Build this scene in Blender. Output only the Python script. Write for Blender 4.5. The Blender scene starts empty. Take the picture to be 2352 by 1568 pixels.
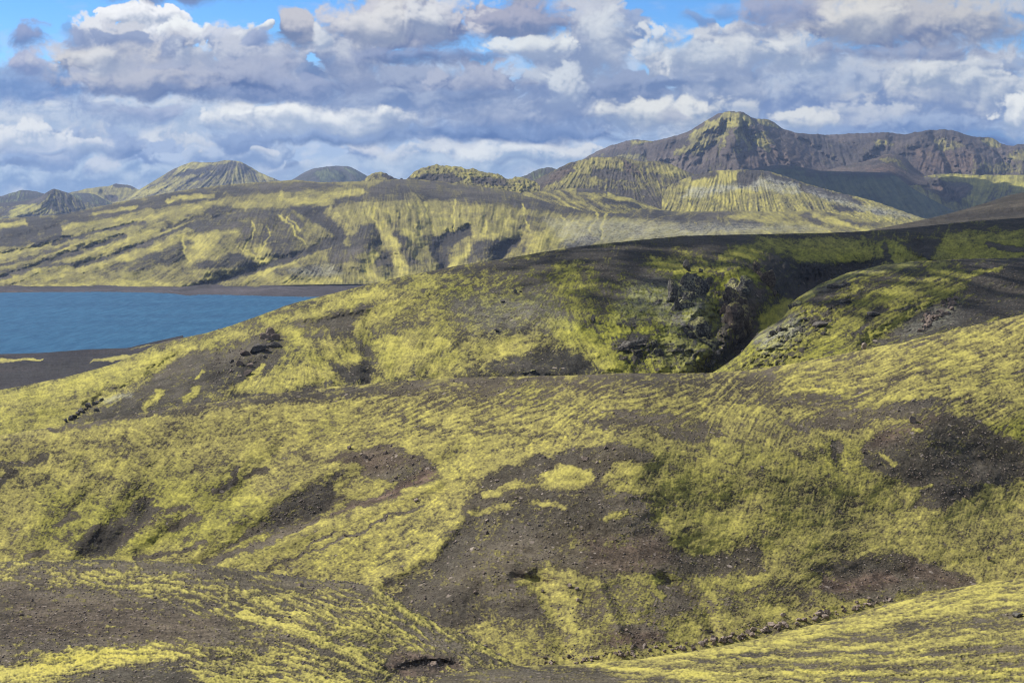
import bpy, bmesh, math, random
import numpy as np
from mathutils import Vector, Matrix, noise as mnoise

C = bpy.context.scene.collection
# ---------------------------------------------------------------- survey frame
# Bearings are written on a survey sheet 2352 x 1568 wide (horizon on line 480, focal length 3231):
# a point is (bearing mark, elevation mark, distance Y) and becomes a real position in metres.
SW, SH, HZ, F = 2352.0, 1568.0, 480.0, 3231.0
CAMZ = 150.0                                  # eye height above the lake

def wpt(px, py, Y):
    return np.stack([(px - SW / 2) / F * Y, Y + 0 * px, CAMZ + (HZ - py) / F * Y], -1)

# ---------------------------------------------------------------- noise
def _h(ix, iy, s):
    n = (ix.astype(np.int64) * 374761393 + iy.astype(np.int64) * 668265263 + s * 974711) & 0xffffffff
    n = ((n ^ (n >> 13)) * 1274126177) & 0xffffffff
    return ((n ^ (n >> 16)) & 0xffff).astype(np.float32) / 65535.0

def perlin(x, y, s=0):
    x0 = np.floor(x); y0 = np.floor(y); fx = (x - x0).astype(np.float32); fy = (y - y0).astype(np.float32)
    u = fx * fx * fx * (fx * (fx * 6 - 15) + 10); v = fy * fy * fy * (fy * (fy * 6 - 15) + 10)
    def g(dx, dy):
        a = _h(x0 + dx, y0 + dy, s) * 6.2831853
        return np.cos(a) * (fx - dx) + np.sin(a) * (fy - dy)
    a = g(0, 0); b = g(1, 0); c = g(0, 1); d = g(1, 1)
    return 1.5 * ((a + (b - a) * u) * (1 - v) + (c + (d - c) * u) * v)

def fbm(x, y, oct=4, s=0, gain=0.5, ridge=False):
    t = 0; a = 1.0; n = 0
    for k in range(oct):
        p = perlin(x * 2 ** k + 17.3 * k, y * 2 ** k - 9.1 * k, s + k * 13)
        t = t + a * ((1 - 2 * np.abs(p)) if ridge else p); n += a; a *= gain
    return t / n * (1.0 if ridge else 1.5)

def sst(a, b, x):
    t = np.clip((x - a) / (b - a), 0, 1); return t * t * (3 - 2 * t)

# ---------------------------------------------------------------- survey canvases
STEP = 2.0
class Canvas:
    """raster of the sheet between x0..x1, y0..y1 with features drawn on wobbling (warped) outlines"""
    def __init__(s, x0, x1, y0, y1, warp=(7, 40, 3, 11), seed=0):
        s.x0, s.y0 = x0, y0
        s.nx = int((x1 - x0) / STEP) + 1; s.ny = int((y1 - y0) / STEP) + 1
        gx, gy = np.meshgrid(x0 + STEP * np.arange(s.nx), y0 + STEP * np.arange(s.ny))
        s.X, s.Y = gx.astype(np.float32), gy.astype(np.float32)
        a, l, a2, l2 = warp
        s.wx = s.X + a * fbm(s.X / l, s.Y / l * 1.5, 2, seed + 1) + a2 * fbm(s.X / l2, s.Y / l2 * 1.4, 2, seed + 3)
        s.wy = s.Y + .6 * a * fbm(s.X / l, s.Y / l * 1.5, 2, seed + 5) + .6 * a2 * fbm(s.X / l2, s.Y / l2 * 1.4, 2, seed + 7)
        s.ch = {}
    def get(s, k, v=0.0):
        if k not in s.ch: s.ch[k] = np.full(s.X.shape, v, np.float32)
        return s.ch[k]
    def _box(s, pts, pad):
        p = np.array(pts, float)
        i0 = max(0, int((p[:, 0].min() - pad - s.x0) / STEP)); i1 = min(s.nx, int((p[:, 0].max() + pad - s.x0) / STEP) + 2)
        j0 = max(0, int((p[:, 1].min() - pad - s.y0) / STEP)); j1 = min(s.ny, int((p[:, 1].max() + pad - s.y0) / STEP) + 2)
        return (slice(j0, j1), slice(i0, i1)) if i1 > i0 and j1 > j0 else None
    def dist(s, pts, X, Y, closed=False, ws=None):
        p = [tuple(map(float, q[:2])) for q in pts]
        n = len(p); best = np.full(X.shape, 1e9, np.float32); wid = np.ones(X.shape, np.float32); sgn = np.full(X.shape, 1.0, np.float32)
        for i in range(n if closed else n - 1):
            (ax, ay), (bx, by) = p[i], p[(i + 1) % n]
            dx, dy = bx - ax, by - ay
            t = np.clip(((X - ax) * dx + (Y - ay) * dy) / (dx * dx + dy * dy + 1e-9), 0, 1)
            d = np.hypot(X - ax - t * dx, Y - ay - t * dy)
            m = d < best; best = np.where(m, d, best)
            if ws is not None: wid = np.where(m, ws[i] + (ws[min(i + 1, n - 1)] - ws[i]) * t, wid)
            if closed:
                c = ((ay > Y) != (by > Y)) & (X < (bx - ax) * (Y - ay) / (by - ay + 1e-12) + ax)
                sgn = np.where(c, -sgn, sgn)
        return best, wid, sgn
    def poly(s, pts, soft=6, warp=True):
        m = np.zeros(s.X.shape, np.float32); b = s._box(pts, soft + 14)
        if b is None: return m
        X, Y = (s.wx[b], s.wy[b]) if warp else (s.X[b], s.Y[b])
        d, _, g = s.dist(pts, X, Y, True)
        m[b] = sst(-soft, soft, -g * d)
        return m
    def stroke(s, pts, w, warp=True, gauss=False):
        m = np.zeros(s.X.shape, np.float32)
        ws = list(w) if isinstance(w, (list, tuple)) else [w] * len(pts)
        b = s._box(pts, max(ws) * 3 + 14)
        if b is None: return m
        X, Y = (s.wx[b], s.wy[b]) if warp else (s.X[b], s.Y[b])
        d, wd, _ = s.dist(pts, X, Y, False, ws)
        m[b] = np.exp(-(d / wd) ** 2) if gauss else sst(1.5, .5, d / wd)
        return m
    def put(s, k, m, v):
        c = s.get(k); c += (v - c) * m
    def add(s, k, m, v):
        c = s.get(k); c += v * m
    def sample(s, A, px, py):
        fx = np.clip((px - s.x0) / STEP, 0, s.nx - 1.001); fy = np.clip((py - s.y0) / STEP, 0, s.ny - 1.001)
        i = fx.astype(int); j = fy.astype(int); u = fx - i; v = fy - j
        return (A[j, i] * (1 - u) + A[j, i + 1] * u) * (1 - v) + (A[j + 1, i] * (1 - u) + A[j + 1, i + 1] * u) * v
    def flow(s, ctl, length, seed, fine=1.0):
        """noise combed along the fall of the slope; ctl = [(px, py, dx, dy)]"""
        ax = 0; ay = 0; wsum = 0
        for (px, py, dx, dy) in ctl:
            l = math.hypot(dx, dy); w = 1.0 / ((s.X - px) ** 2 + (s.Y - py) ** 2 + 900.0) ** 1.5
            ax = ax + w * dx / l; ay = ay + w * dy / l
        l = np.hypot(ax, ay) + 1e-12; vx = (ax / l).astype(np.float32); vy = (ay / l).astype(np.float32)
        wob = .35 * fbm(s.X / 60, s.Y / 60, 2, seed + 91)
        vx, vy = vx * np.cos(wob) - vy * np.sin(wob), vx * np.sin(wob) + vy * np.cos(wob)
        rng = np.random.default_rng(seed)
        N = rng.standard_normal(s.X.shape).astype(np.float32)
        if fine > 1: N = perlin(s.X / STEP / fine, s.Y / STEP / fine, seed + 5) + .4 * N
        jj, ii = np.mgrid[0:s.ny, 0:s.nx].astype(np.float32)
        acc = N.copy()
        for sg in (-1, 1):
            x = ii.copy(); y = jj.copy()
            for k in range(int(length)):
                xi = np.clip(x, 0, s.nx - 1).astype(int); yi = np.clip(y, 0, s.ny - 1).astype(int)
                x = x + sg * vx[yi, xi]; y = y + sg * vy[yi, xi]
                acc += N[np.clip(y, 0, s.ny - 1).astype(int), np.clip(x, 0, s.nx - 1).astype(int)] * (1 - k / length)
        acc -= acc.mean(); acc /= acc.std()
        return acc

def tps(ctl, lam=0.0):
    p = np.array([(a / 500.0, b / 500.0) for a, b, _ in ctl]); v = np.array([1.0 / c for *_, c in ctl])
    n = len(p); r = np.hypot(p[:, None, 0] - p[None, :, 0], p[:, None, 1] - p[None, :, 1])
    K = np.where(r > 0, r * r * np.log(r + 1e-12), 0) + lam * np.eye(n)
    P = np.c_[np.ones(n), p]; A = np.zeros((n + 3, n + 3)); A[:n, :n] = K; A[:n, n:] = P; A[n:, :n] = P.T
    w = np.linalg.solve(A, np.r_[v, 0, 0, 0])
    def f(X, Y):
        o = w[n] + w[n + 1] * X / 500.0 + w[n + 2] * Y / 500.0
        for i in range(n):
            q = (X / 500.0 - p[i, 0]) ** 2 + (Y / 500.0 - p[i, 1]) ** 2
            o = o + w[i] * .5 * q * np.log(q + 1e-12)
        lo, hi = v.min() * .8, v.max() * 1.3
        return 1.0 / np.clip(o, lo, hi)
    return f

def grid_mesh(name, V, attrs, mat):
    R, Cn = V.shape[:2]
    me = bpy.data.meshes.new(name)
    me.vertices.add(R * Cn); me.vertices.foreach_set('co', V.reshape(-1).astype(np.float32))
    idx = np.arange(R * Cn).reshape(R, Cn)
    q = np.stack([idx[:-1, :-1], idx[:-1, 1:], idx[1:, 1:], idx[1:, :-1]], -1).reshape(-1, 4)
    me.loops.add(q.size); me.loops.foreach_set('vertex_index', q.reshape(-1).astype(np.int32))
    me.polygons.add(len(q)); me.polygons.foreach_set('loop_start', (np.arange(len(q)) * 4).astype(np.int32))
    me.polygons.foreach_set('use_smooth', np.ones(len(q), bool))
    for k, a in attrs.items():
        at = me.attributes.new(k, 'FLOAT_COLOR', 'POINT')
        at.data.foreach_set('color', np.concatenate([a, np.ones(a.shape[:-1] + (1,))], -1).reshape(-1).astype(np.float32))
    me.update(); me.validate()
    me.materials.append(mat)
    o = bpy.data.objects.new(name, me); C.objects.link(o)
    return o

LAYERS = {}
def interp(prof, x):
    p = np.array(prof, float); return np.interp(x, p[:, 0], p[:, 1])

def smooth1(a, n):
    k = np.ones(n) / n
    return np.convolve(np.pad(a, (n // 2, n - 1 - n // 2), 'edge'), k, 'valid')

def terrain(name, key, crest, bottom, depth, paint, mat, label, cat, xs=(-160, 2512), step=2.0, rows=2.0, rnd=(.05, 14), back=(.5, .35, 14),
            jag=(1.2, 22), seed=1, warp=(7, 40, 3, 11), relk=1.0, kind='structure'):
    """one hill: a surveyed skin from its foot up to its crest, then its far side falling away"""
    x0, x1 = xs
    px = np.arange(x0, x1 + step, step)
    ct = interp(crest, px); ct = smooth1(ct, 7) + jag[0] * fbm(px / jag[1], px * 0, 4, seed + 40, .6)
    bt = np.maximum(interp(bottom, px), ct + 4)
    R = int(max(8, (bt - ct).max() / rows))
    t = np.linspace(0, 1, R)[:, None]
    PX = np.repeat(px[None], R, 0); PY = bt[None] + (ct - bt)[None] * t
    f = tps(depth); Y = f(PX, PY)
    Y = Y * (1 + rnd[0] * np.exp(-(PY - ct[None]) / rnd[1]))
    cv = Canvas(x0 - 10, x1 + 10, ct.min() - 12, bt.max() + 12, warp, seed)
    cv.get('moss', .5); cv.get('green'); cv.get('red'); cv.get('dark'); cv.get('pale'); cv.get('rel'); cv.get('dz'); cv.get('bright')
    paint(cv)
    S = lambda k: cv.sample(cv.ch[k], PX, PY)
    Y = Y + S('rel') * relk
    V = wpt(PX, PY, Y)
    fade = sst(0, 5, PY - ct[None])
    V[..., 2] += S('dz') * (Y / F) * fade                       # small relief, in sheet units
    cov = np.stack([np.clip(S('moss'), 0, 1), np.clip(S('green'), 0, 1), np.clip(S('red'), 0, 1)], -1)
    cov2 = np.stack([np.clip(S('dark'), 0, 1), np.clip(S('pale'), 0, 1), np.clip(S('bright'), 0, 1)], -1)
    # far side
    Yc = V[-1, :, 1]; reach, slope, nb = back
    st = (np.linspace(0, 1, nb + 1)[1:] ** 1.6)[:, None] * reach * Yc[None]
    vc = (HZ - ct) / F; b = .10 * Yc[None]
    q = slope * st * st / (st + b)
    B = np.stack([(px[None] - SW / 2) / F * (Yc[None] + st), Yc[None] + st, V[-1, :, 2][None] + vc[None] * st - q], -1)
    B[..., 2] = np.maximum(B[..., 2], -12)
    V = np.concatenate([V, B]); cov = np.concatenate([cov, np.repeat(cov[-1:], nb, 0)]); cov2 = np.concatenate([cov2, np.repeat(cov2[-1:], nb, 0)])
    o = grid_mesh(name, V, {'cover': cov, 'cover_b': cov2}, mat)
    o['kind'] = kind; o['label'] = label; o['category'] = cat
    LAYERS[key] = dict(V=V, px=px, PY=PY, cv=cv, moss=cov[:R, :, 0])
    return o

def on(key, x, y):
    L = LAYERS[key]; i = int(np.clip(round((x - L['px'][0]) / (L['px'][1] - L['px'][0])), 0, len(L['px']) - 1))
    r = int(np.argmin(np.abs(L['PY'][:, i] - y)))
    return Vector(L['V'][r, i]), float(L['moss'][r, i])

# ---------------------------------------------------------------- node helpers
class NT:
    def __init__(s, nt): s.t = nt
    def n(s, kind, **kw):
        nd = s.t.nodes.new(kind)
        for k, v in kw.items(): setattr(nd, k, v)
        return nd
    def put(s, sock, v):
        if isinstance(v, bpy.types.NodeSocket): s.t.links.new(v, sock)
        elif v is not None:
            if sock.type == 'RGBA' and not hasattr(v, '__len__'): v = (v, v, v, 1)
            elif sock.type == 'RGBA' and len(v) == 3: v = (*v, 1)
            sock.default_value = v
    def m(s, op, a, b=None, c=None, clamp=False):
        nd = s.n('ShaderNodeMath', operation=op, use_clamp=clamp)
        for i, v in enumerate((a, b, c)): s.put(nd.inputs[i], v)
        return nd.outputs[0]
    def rng(s, x, a, b, c=0., d=1., smooth=True):
        nd = s.n('ShaderNodeMapRange', interpolation_type='SMOOTHSTEP' if smooth else 'LINEAR')
        for i, v in enumerate((x, a, b, c, d)): s.put(nd.inputs[i], v)
        return nd.outputs[0]
    def mix(s, f, a, b, mode='MIX'):
        nd = s.n('ShaderNodeMix', data_type='RGBA', blend_type=mode)
        s.put(nd.inputs[0], f); s.put(nd.inputs[6], a); s.put(nd.inputs[7], b)
        return nd.outputs[2]
    def noise(s, vec, scale, detail=4, rough=.55, w=None, dist=0.):
        nd = s.n('ShaderNodeTexNoise'); s.put(nd.inputs['Vector'], vec)
        nd.inputs['Scale'].default_value = scale; nd.inputs['Detail'].default_value = detail
        nd.inputs['Roughness'].default_value = rough; nd.inputs['Distortion'].default_value = dist
        return nd.outputs[0]
    def voro(s, vec, scale, feature='F1', rand=1.0, smooth=None):
        nd = s.n('ShaderNodeTexVoronoi', feature=feature); s.put(nd.inputs['Vector'], vec)
        nd.inputs['Scale'].default_value = scale; nd.inputs['Randomness'].default_value = rand
        if smooth is not None: nd.inputs['Smoothness'].default_value = smooth
        return nd

def new_mat(name):
    m = bpy.data.materials.new(name); m.use_nodes = True; m.node_tree.nodes.clear()
    return m, NT(m.node_tree)

def finish(T, color, rough=.95, spec=.1, normal=None):
    b = T.n('ShaderNodeBsdfPrincipled'); o = T.n('ShaderNodeOutputMaterial')
    T.put(b.inputs['Base Color'], color); T.put(b.inputs['Roughness'], rough); T.put(b.inputs['Specular IOR Level'], spec)
    if normal is not None: T.put(b.inputs['Normal'], normal)
    T.t.links.new(b.outputs[0], o.inputs['Surface'])
    return b

SOIL = (.060, .054, .046); SOIL_L = (.098, .087, .075); RED = (.055, .041, .034); DARK = (.027, .026, .025); LICH = (.25, .25, .20)
# thin, middling and deep moss, dry and damp
DRY = ((.098, .086, .040), (.180, .161, .056), (.340, .306, .082)); WET = ((.058, .062, .014), (.135, .141, .019), (.255, .252, .030))

def ground_mat(name, pxm, soil=SOIL, soil_l=SOIL_L, dry=DRY, wet=WET, amp=1.0, stones=0.0, bump=.3):
    """moss thinning out over volcanic gravel; pxm = size in metres of the finest grain worth showing"""
    m, T = new_mat(name)
    pos = T.n('ShaderNodeTexCoord').outputs['Object']
    sep = T.n('ShaderNodeSeparateColor'); T.put(sep.inputs[0], T.n('ShaderNodeAttribute', attribute_name='cover').outputs['Color'])
    sp2 = T.n('ShaderNodeSeparateColor'); T.put(sp2.inputs[0], T.n('ShaderNodeAttribute', attribute_name='cover_b').outputs['Color'])
    n1 = T.noise(pos, 1 / (pxm * 2.6), 3, .62); n2 = T.noise(pos, 1 / (pxm * 12), 3, .6); n3 = T.noise(pos, 1 / (pxm * 60), 4, .6); nf = T.noise(pos, 1 / (pxm * 1.15), 2, .6)
    c0 = lambda n: T.m('SUBTRACT', n, .5)
    k = T.m('MULTIPLY_ADD', c0(n1), .62 * amp, sep.outputs[0]); k = T.m('MULTIPLY_ADD', c0(nf), .42 * amp, k); k = T.m('MULTIPLY_ADD', c0(n2), .42 * amp, k); k = T.m('MULTIPLY_ADD', c0(n3), .22 * amp, k)
    mask = T.rng(k, .30, .62)
    g = T.m('ADD', sep.outputs[1], T.m('MULTIPLY', c0(n3), .5), clamp=True)
    thin, mid, deep = [T.mix(g, a, b) for a, b in zip(dry, wet)]
    deep = T.mix(T.m('MULTIPLY', sp2.outputs[2], .7), deep, (.43, .38, .075))
    sc = T.mix(T.rng(n3, .35, .68), soil, soil_l)
    n4 = T.noise(pos, 1 / (pxm * 210), 3, .6)
    sc = T.mix(1.0, sc, T.mix(T.rng(n4, .36, .64), (.70, .71, .74), (1.26, 1.22, 1.18)), 'MULTIPLY')
    sc = T.mix(sep.outputs[2], sc, T.mix(T.rng(n2, .4, .6), RED, (.098, .070, .054)))
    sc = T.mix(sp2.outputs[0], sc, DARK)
    gr = T.m('ADD', T.m('MULTIPLY', n1, .5), T.m('MULTIPLY', nf, .5))
    sc = T.mix(1.0, sc, T.mix(T.rng(gr, .36, .66, smooth=False), (.52, .50, .49), (1.65, 1.62, 1.58)), 'MULTIPLY')
    sc = T.mix(1.0, sc, T.mix(T.rng(n2, .34, .66, smooth=False), (.78, .76, .74), (1.22, 1.22, 1.22)), 'MULTIPLY')
    if stones > 0:
        for sz, am in ((3.2, 1.0), (7.0, .35)):
            v = T.voro(pos, 1 / (pxm * sz))
            vs = T.n('ShaderNodeSeparateColor'); T.put(vs.inputs[0], v.outputs['Color'])
            st = T.m('MULTIPLY', T.rng(v.outputs['Distance'], .36, .22), T.m('GREATER_THAN', vs.outputs[0], 1 - stones * am))
            st = T.m('MULTIPLY', st, T.m('SUBTRACT', 1, T.m('MULTIPLY', sp2.outputs[0], .7)))
            sc = T.mix(st, sc, T.mix(vs.outputs[1], (.085, .070, .058), (.235, .20, .17)))
    col = T.mix(T.rng(k, .30, .48), sc, thin); col = T.mix(T.rng(k, .44, .64), col, mid); col = T.mix(T.rng(k, .62, 1.02), col, deep)
    col = T.mix(T.m('MULTIPLY', sp2.outputs[1], T.rng(T.m('ADD', n1, T.m('MULTIPLY', n2, .6)), .62, .9)), col, LICH)
    bp = T.n('ShaderNodeBump'); bp.inputs['Strength'].default_value = bump; bp.inputs['Distance'].default_value = pxm * 1.6
    hgt = T.m('ADD', T.m('MULTIPLY', mask, .8), T.m('ADD', n1, T.m('MULTIPLY', n2, 1.2)))
    T.put(bp.inputs['Height'], hgt)
    finish(T, col, .95, .06, bp.outputs[0])
    return m
# ================================================================ the land
def comb(cv, ctl, length=12, kf=.16, kb=.22, kg=.16, blot=(60, 34), grain=(7, 4.5), dzm=1.5, dzn=1.0, dzb=0., seed=1, gain=1.6, fine=1.0, kgreen=.3, kf2=1.0, lo=-.04, relf=0., rfine=3.5):
    X, Y = cv.X, cv.Y
    fl = np.clip(cv.flow(ctl, length, seed, fine), -2.4, 2.4); f2 = np.clip(cv.flow(ctl, length * 1.8, seed + 3, fine * 3.2), -2.4, 2.4)
    bl = fbm(cv.wx / blot[0], cv.wy / blot[1], 4, seed + 50, .6); md = fbm(cv.wx / (grain[0] * 3.3), cv.wy / (grain[1] * 3.0), 3, seed + 55, .6)
    gr = fbm(X / grain[0], Y / grain[1], 3, seed + 60, .7)
    m = cv.ch['moss']
    kf = kf * cv.ch.get('kfm', 1.0)
    m2 = m + lo + kf * (.4 * fl + .5 * kf2 * f2) + kb * bl + kb * 1.1 * md + kg * gr
    cv.ch['moss'] = np.clip(.5 + (m2 - .5) * gain * .72, 0.0, 1.0).astype(np.float32)
    cv.ch['green'] += kgreen * .5 * fbm(X / 90, Y / 60, 3, seed + 70)
    cv.ch['dz'] += dzm * .7 * sst(.2, .9, cv.ch['moss']) + dzn * (gr + .5 * fl * .5) + dzb * bl
    if relf:
        cv.ch['rel'] += relf * np.clip(cv.flow(ctl, length * 2.6, seed + 7, rfine), -2.2, 2.2) + .5 * relf * np.clip(cv.flow(ctl, length * 1.6, seed + 8, rfine * .5), -2.2, 2.2)
    cv.ch['fl'] = fl; cv.ch['bl'] = bl; cv.ch['gr'] = gr

MK, SOFTK = .84, 2.2
def many(cv, k, items, soft=5):
    """items: (value, 'p', points[, soft]) or (value, 's', points, width)"""
    for it in items:
        v = .5 + (it[0] - .5) * MK if k == 'moss' else it[0]
        if it[1] == 'p': cv.put(k, cv.poly(it[2], (it[3] if len(it) > 3 else soft) * SOFTK), v)
        else: cv.put(k, cv.stroke(it[2], it[3]), v)

def groove(cv, pts, w, a, warp=True):
    cv.add('rel', cv.stroke(pts, w, warp, True), a)

pale3 = lambda k, w: tuple(tuple(c * k + w for c in t) for t in DRY)
M_NEAR = ground_mat('moss_gravel_near', .11, stones=.20, bump=.3, soil=(0.0487, 0.0453, 0.0351), soil_l=(0.0807, 0.0749, 0.0588))
M_SLOPE = ground_mat('moss_gravel_slope', .20, stones=.13, bump=.3, soil=(0.0452, 0.0413, 0.0318), soil_l=(0.0751, 0.0686, 0.0547))
M_RIDGE = ground_mat('moss_gravel_ridge', .45, stones=.08, bump=.3, soil=(0.0354, 0.0344, 0.0286), soil_l=(0.0640, 0.0601, 0.0498))
M_LAKE = ground_mat('moss_gravel_lakeside', 2.0, amp=.7, bump=.3, soil=(0.0362, 0.0344, 0.0302), soil_l=(0.0612, 0.0577, 0.0514), dry=pale3(.80, .006))
M_FAR = ground_mat('moss_gravel_far', 4.0, amp=.7, bump=.4, soil=(0.0376, 0.0351, 0.0318), soil_l=(0.0612, 0.0569, 0.0514), dry=pale3(.72, .008))
M_SHADE = ground_mat('shaded_moss_far', 4.0, amp=.6, bump=.3, soil=(0.0320, 0.0344, 0.0367), soil_l=(0.0522, 0.0530, 0.0530), dry=((.046, .050, .032), (.076, .088, .044), (.14, .145, .065)), wet=((.014, .024, .022), (.022, .036, .029), (.038, .054, .036)))  # moss and soil colours darkened and blued to carry cloud shade
M_MOUNT = ground_mat('mountain_scree', 5.0, amp=.8, bump=.5, soil=(0.0459, 0.0398, 0.0359), soil_l=(0.0724, 0.0632, 0.0563), dry=pale3(.60, .010))

# ---------------------------------------------------------------- far peaks
def p_peak(cv):
    global SOFTK, MK
    SOFTK, MK = 1.0, .9
    cv.ch['moss'][:] = .12
    # spurs running down from the summit, the spine of the cone and the scarp to its right
    for pts, w, a in [
        ([(1690, 262), (1690, 300), (1680, 345), (1700, 392)], 14, -150), ([(1701, 258), (1760, 310), (1800, 350), (1850, 392)], 13, -130),
        ([(1660, 262), (1610, 310), (1560, 350), (1500, 372)], 14, -110), ([(1735, 275), (1800, 310), (1880, 345), (1930, 385)], 12, 120),
        ([(1670, 285), (1640, 330), (1610, 375)], 9, 110), ([(1710, 290), (1730, 340), (1760, 385)], 9, 90), ([(1480, 330), (1480, 362)], 12, 120),
        ([(1540, 318), (1510, 350)], 10, -90), ([(1900, 312), (1960, 345), (1990, 380)], 12, 150), ([(1836, 308), (1880, 340), (1930, 370)], 9, -80),
        ([(2036, 308), (2000, 345), (1975, 372)], 14, -150), ([(2126, 305), (2070, 345)], 12, -120), ([(2150, 310), (2170, 350), (2190, 395)], 11, 140),
        ([(2200, 305), (2230, 350), (2250, 395)], 12, -160), ([(2270, 320), (2300, 360), (2320, 395)], 10, 130), ([(2330, 340), (2352, 380)], 10, -100)]:
        groove(cv, pts, w, a)
    for k in range(26):
        x = 1480 + 34 * k + 9 * math.sin(k * 5.1); top = 300 + 12 * math.sin(k * 2.3)
        groove(cv, [(x, top), (x + (x - 1690) * .12, 392)], 4.5, 30 if k % 2 else -22)
    many(cv, 'moss', [(.78, 'p', [(1660, 262), (1676, 256), (1716, 265), (1730, 285), (1712, 300), (1690, 290), (1670, 300), (1650, 300), (1630, 310), (1600, 312), (1580, 310), (1610, 290)]),
        (.75, 'p', [(1731, 272), (1766, 274), (1800, 298), (1780, 292), (1755, 290)]), (.6, 'p', [(1725, 300), (1760, 305), (1780, 330), (1750, 335), (1725, 320)]),
        (.6, 's', [(1590, 340), (1605, 325)], 7), (.75, 'p', [(1440, 322), (1500, 322), (1500, 330), (1450, 331)]), (.65, 'p', [(1420, 352), (1480, 350), (1480, 368), (1420, 366)]),
        (.55, 's', [(1640, 300), (1600, 345)], 8), (.5, 's', [(1700, 300), (1690, 345)], 6),
        (.6, 'p', [(2140, 318), (2200, 318), (2215, 335), (2170, 348), (2150, 340)]), (.65, 'p', [(2256, 318), (2275, 314), (2300, 332), (2290, 340), (2262, 330)]),
        (.5, 'p', [(2310, 345), (2352, 340), (2352, 372), (2320, 372)]), (.55, 'p', [(2010, 325), (2050, 325), (2050, 335), (2010, 335)]), (.45, 'p', [(2230, 370), (2352, 375), (2352, 398), (2230, 398)])])
    for pts, w, v in [([(1640, 300), (1560, 348)], 6, .62), ([(1662, 306), (1605, 352)], 6, .6), ([(1672, 300), (1650, 350)], 5, .55), ([(1700, 296), (1722, 345)], 7, .66), ([(1716, 300), (1765, 345)], 8, .68), ([(1690, 300), (1700, 350)], 4, .5), ([(1625, 290), (1580, 325)], 6, .6), ([(1690, 385), (1620, 392), (1600, 396)], 5, .2)]:
        cv.put('moss', cv.stroke(pts, w), v)
    for y0 in (330, 338, 347, 356): cv.add('rel', cv.stroke([(1880, y0 - 6), (2010, y0), (2130, y0 - 8), (2330, y0 + 8)], 2.6, True, True), 22 if y0 % 2 else -22)
    many(cv, 'red', [(.55, 'p', [(2090, 340), (2240, 345), (2240, 395), (2110, 395)], 14), (.35, 'p', [(1700, 340), (1860, 330), (1900, 390), (1720, 392)], 16)])
    cv.ch['rel'] += 75 * fbm(cv.wx / 60, cv.wy / 70, 3, 5, .5) + 8 * fbm(cv.X / 18, cv.Y / 26, 3, 6)
    SOFTK, MK = 2.2, .84
    comb(cv, [(1600, 330, -.55, 1), (1690, 330, 0.02, 1), (1790, 340, .7, 1), (1480, 345, -.4, 1), (1950, 350, .3, 1), (2100, 350, -.3, 1), (2250, 360, .2, 1)], 9, .2, .2, .14, dzm=.3, dzn=.7, seed=11, lo=.05, kf2=.5, relf=8)

def p_knob(cv):
    global SOFTK, MK
    SOFTK, MK = 1.0, .9
    cv.ch['moss'][:] = .2
    many(cv, 'moss', [(.75, 'p', [(2020, 365), (2045, 356), (2068, 372), (2040, 376)]), (.5, 's', [(2060, 375), (2085, 395)], 5)])
    many(cv, 'dark', [(.7, 's', [(1940, 384), (1990, 376), (2040, 366)], 4)])
    many(cv, 'red', [(.6, 'p', [(1980, 388), (2040, 376), (2090, 398), (2000, 402)])])
    SOFTK, MK = 2.2, .84
    comb(cv, [(2000, 380, -1, .5), (2090, 380, 1, .6)], 8, .15, .1, .12, dzm=.2, dzn=.8, seed=12)

def p_green(cv):
    cv.ch['moss'][:] = .74; cv.ch['green'][:] = .6
    many(cv, 'moss', [(.25, 's', [(1728, 388), (1790, 381), (1890, 394), (2050, 400)], 5), (.35, 'p', [(1800, 398), (2000, 400), (2040, 408), (1850, 406)])])
    for k in range(9):
        x = 1850 + k * 38; groove(cv, [(x, 405), (x + 45, 490)], 9, 60 if k % 2 else -50)
    comb(cv, [(1900, 440, .5, 1), (2150, 460, .8, 1)], 12, .12, .16, .1, dzm=.2, dzn=.6, seed=13)

def p_valley(cv):
    global SOFTK, MK
    SOFTK, MK = 1.0, .9
    cv.ch['moss'][:] = .66; cv.ch['green'][:] = .35
    many(cv, 'moss', [(.12, 'p', [(2105, 406), (2150, 408), (2200, 420), (2235, 430), (2225, 450), (2200, 468), (2160, 455), (2120, 430)]), (.85, 'p', [(2150, 400), (2352, 402), (2352, 425), (2240, 425), (2200, 410)])])
    many(cv, 'red', [(.7, 'p', [(2140, 425), (2230, 430), (2210, 455), (2150, 450)])])
    groove(cv, [(2110, 408), (2160, 440), (2195, 485)], 22, 330); groove(cv, [(2235, 415), (2225, 480)], 12, -90); groove(cv, [(2290, 410), (2270, 480)], 14, 110)
    SOFTK, MK = 2.2, .84
    comb(cv, [(2150, 440, .5, 1), (2300, 440, -.3, 1)], 10, .14, .2, .12, dzm=.2, dzn=1, seed=14)

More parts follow.
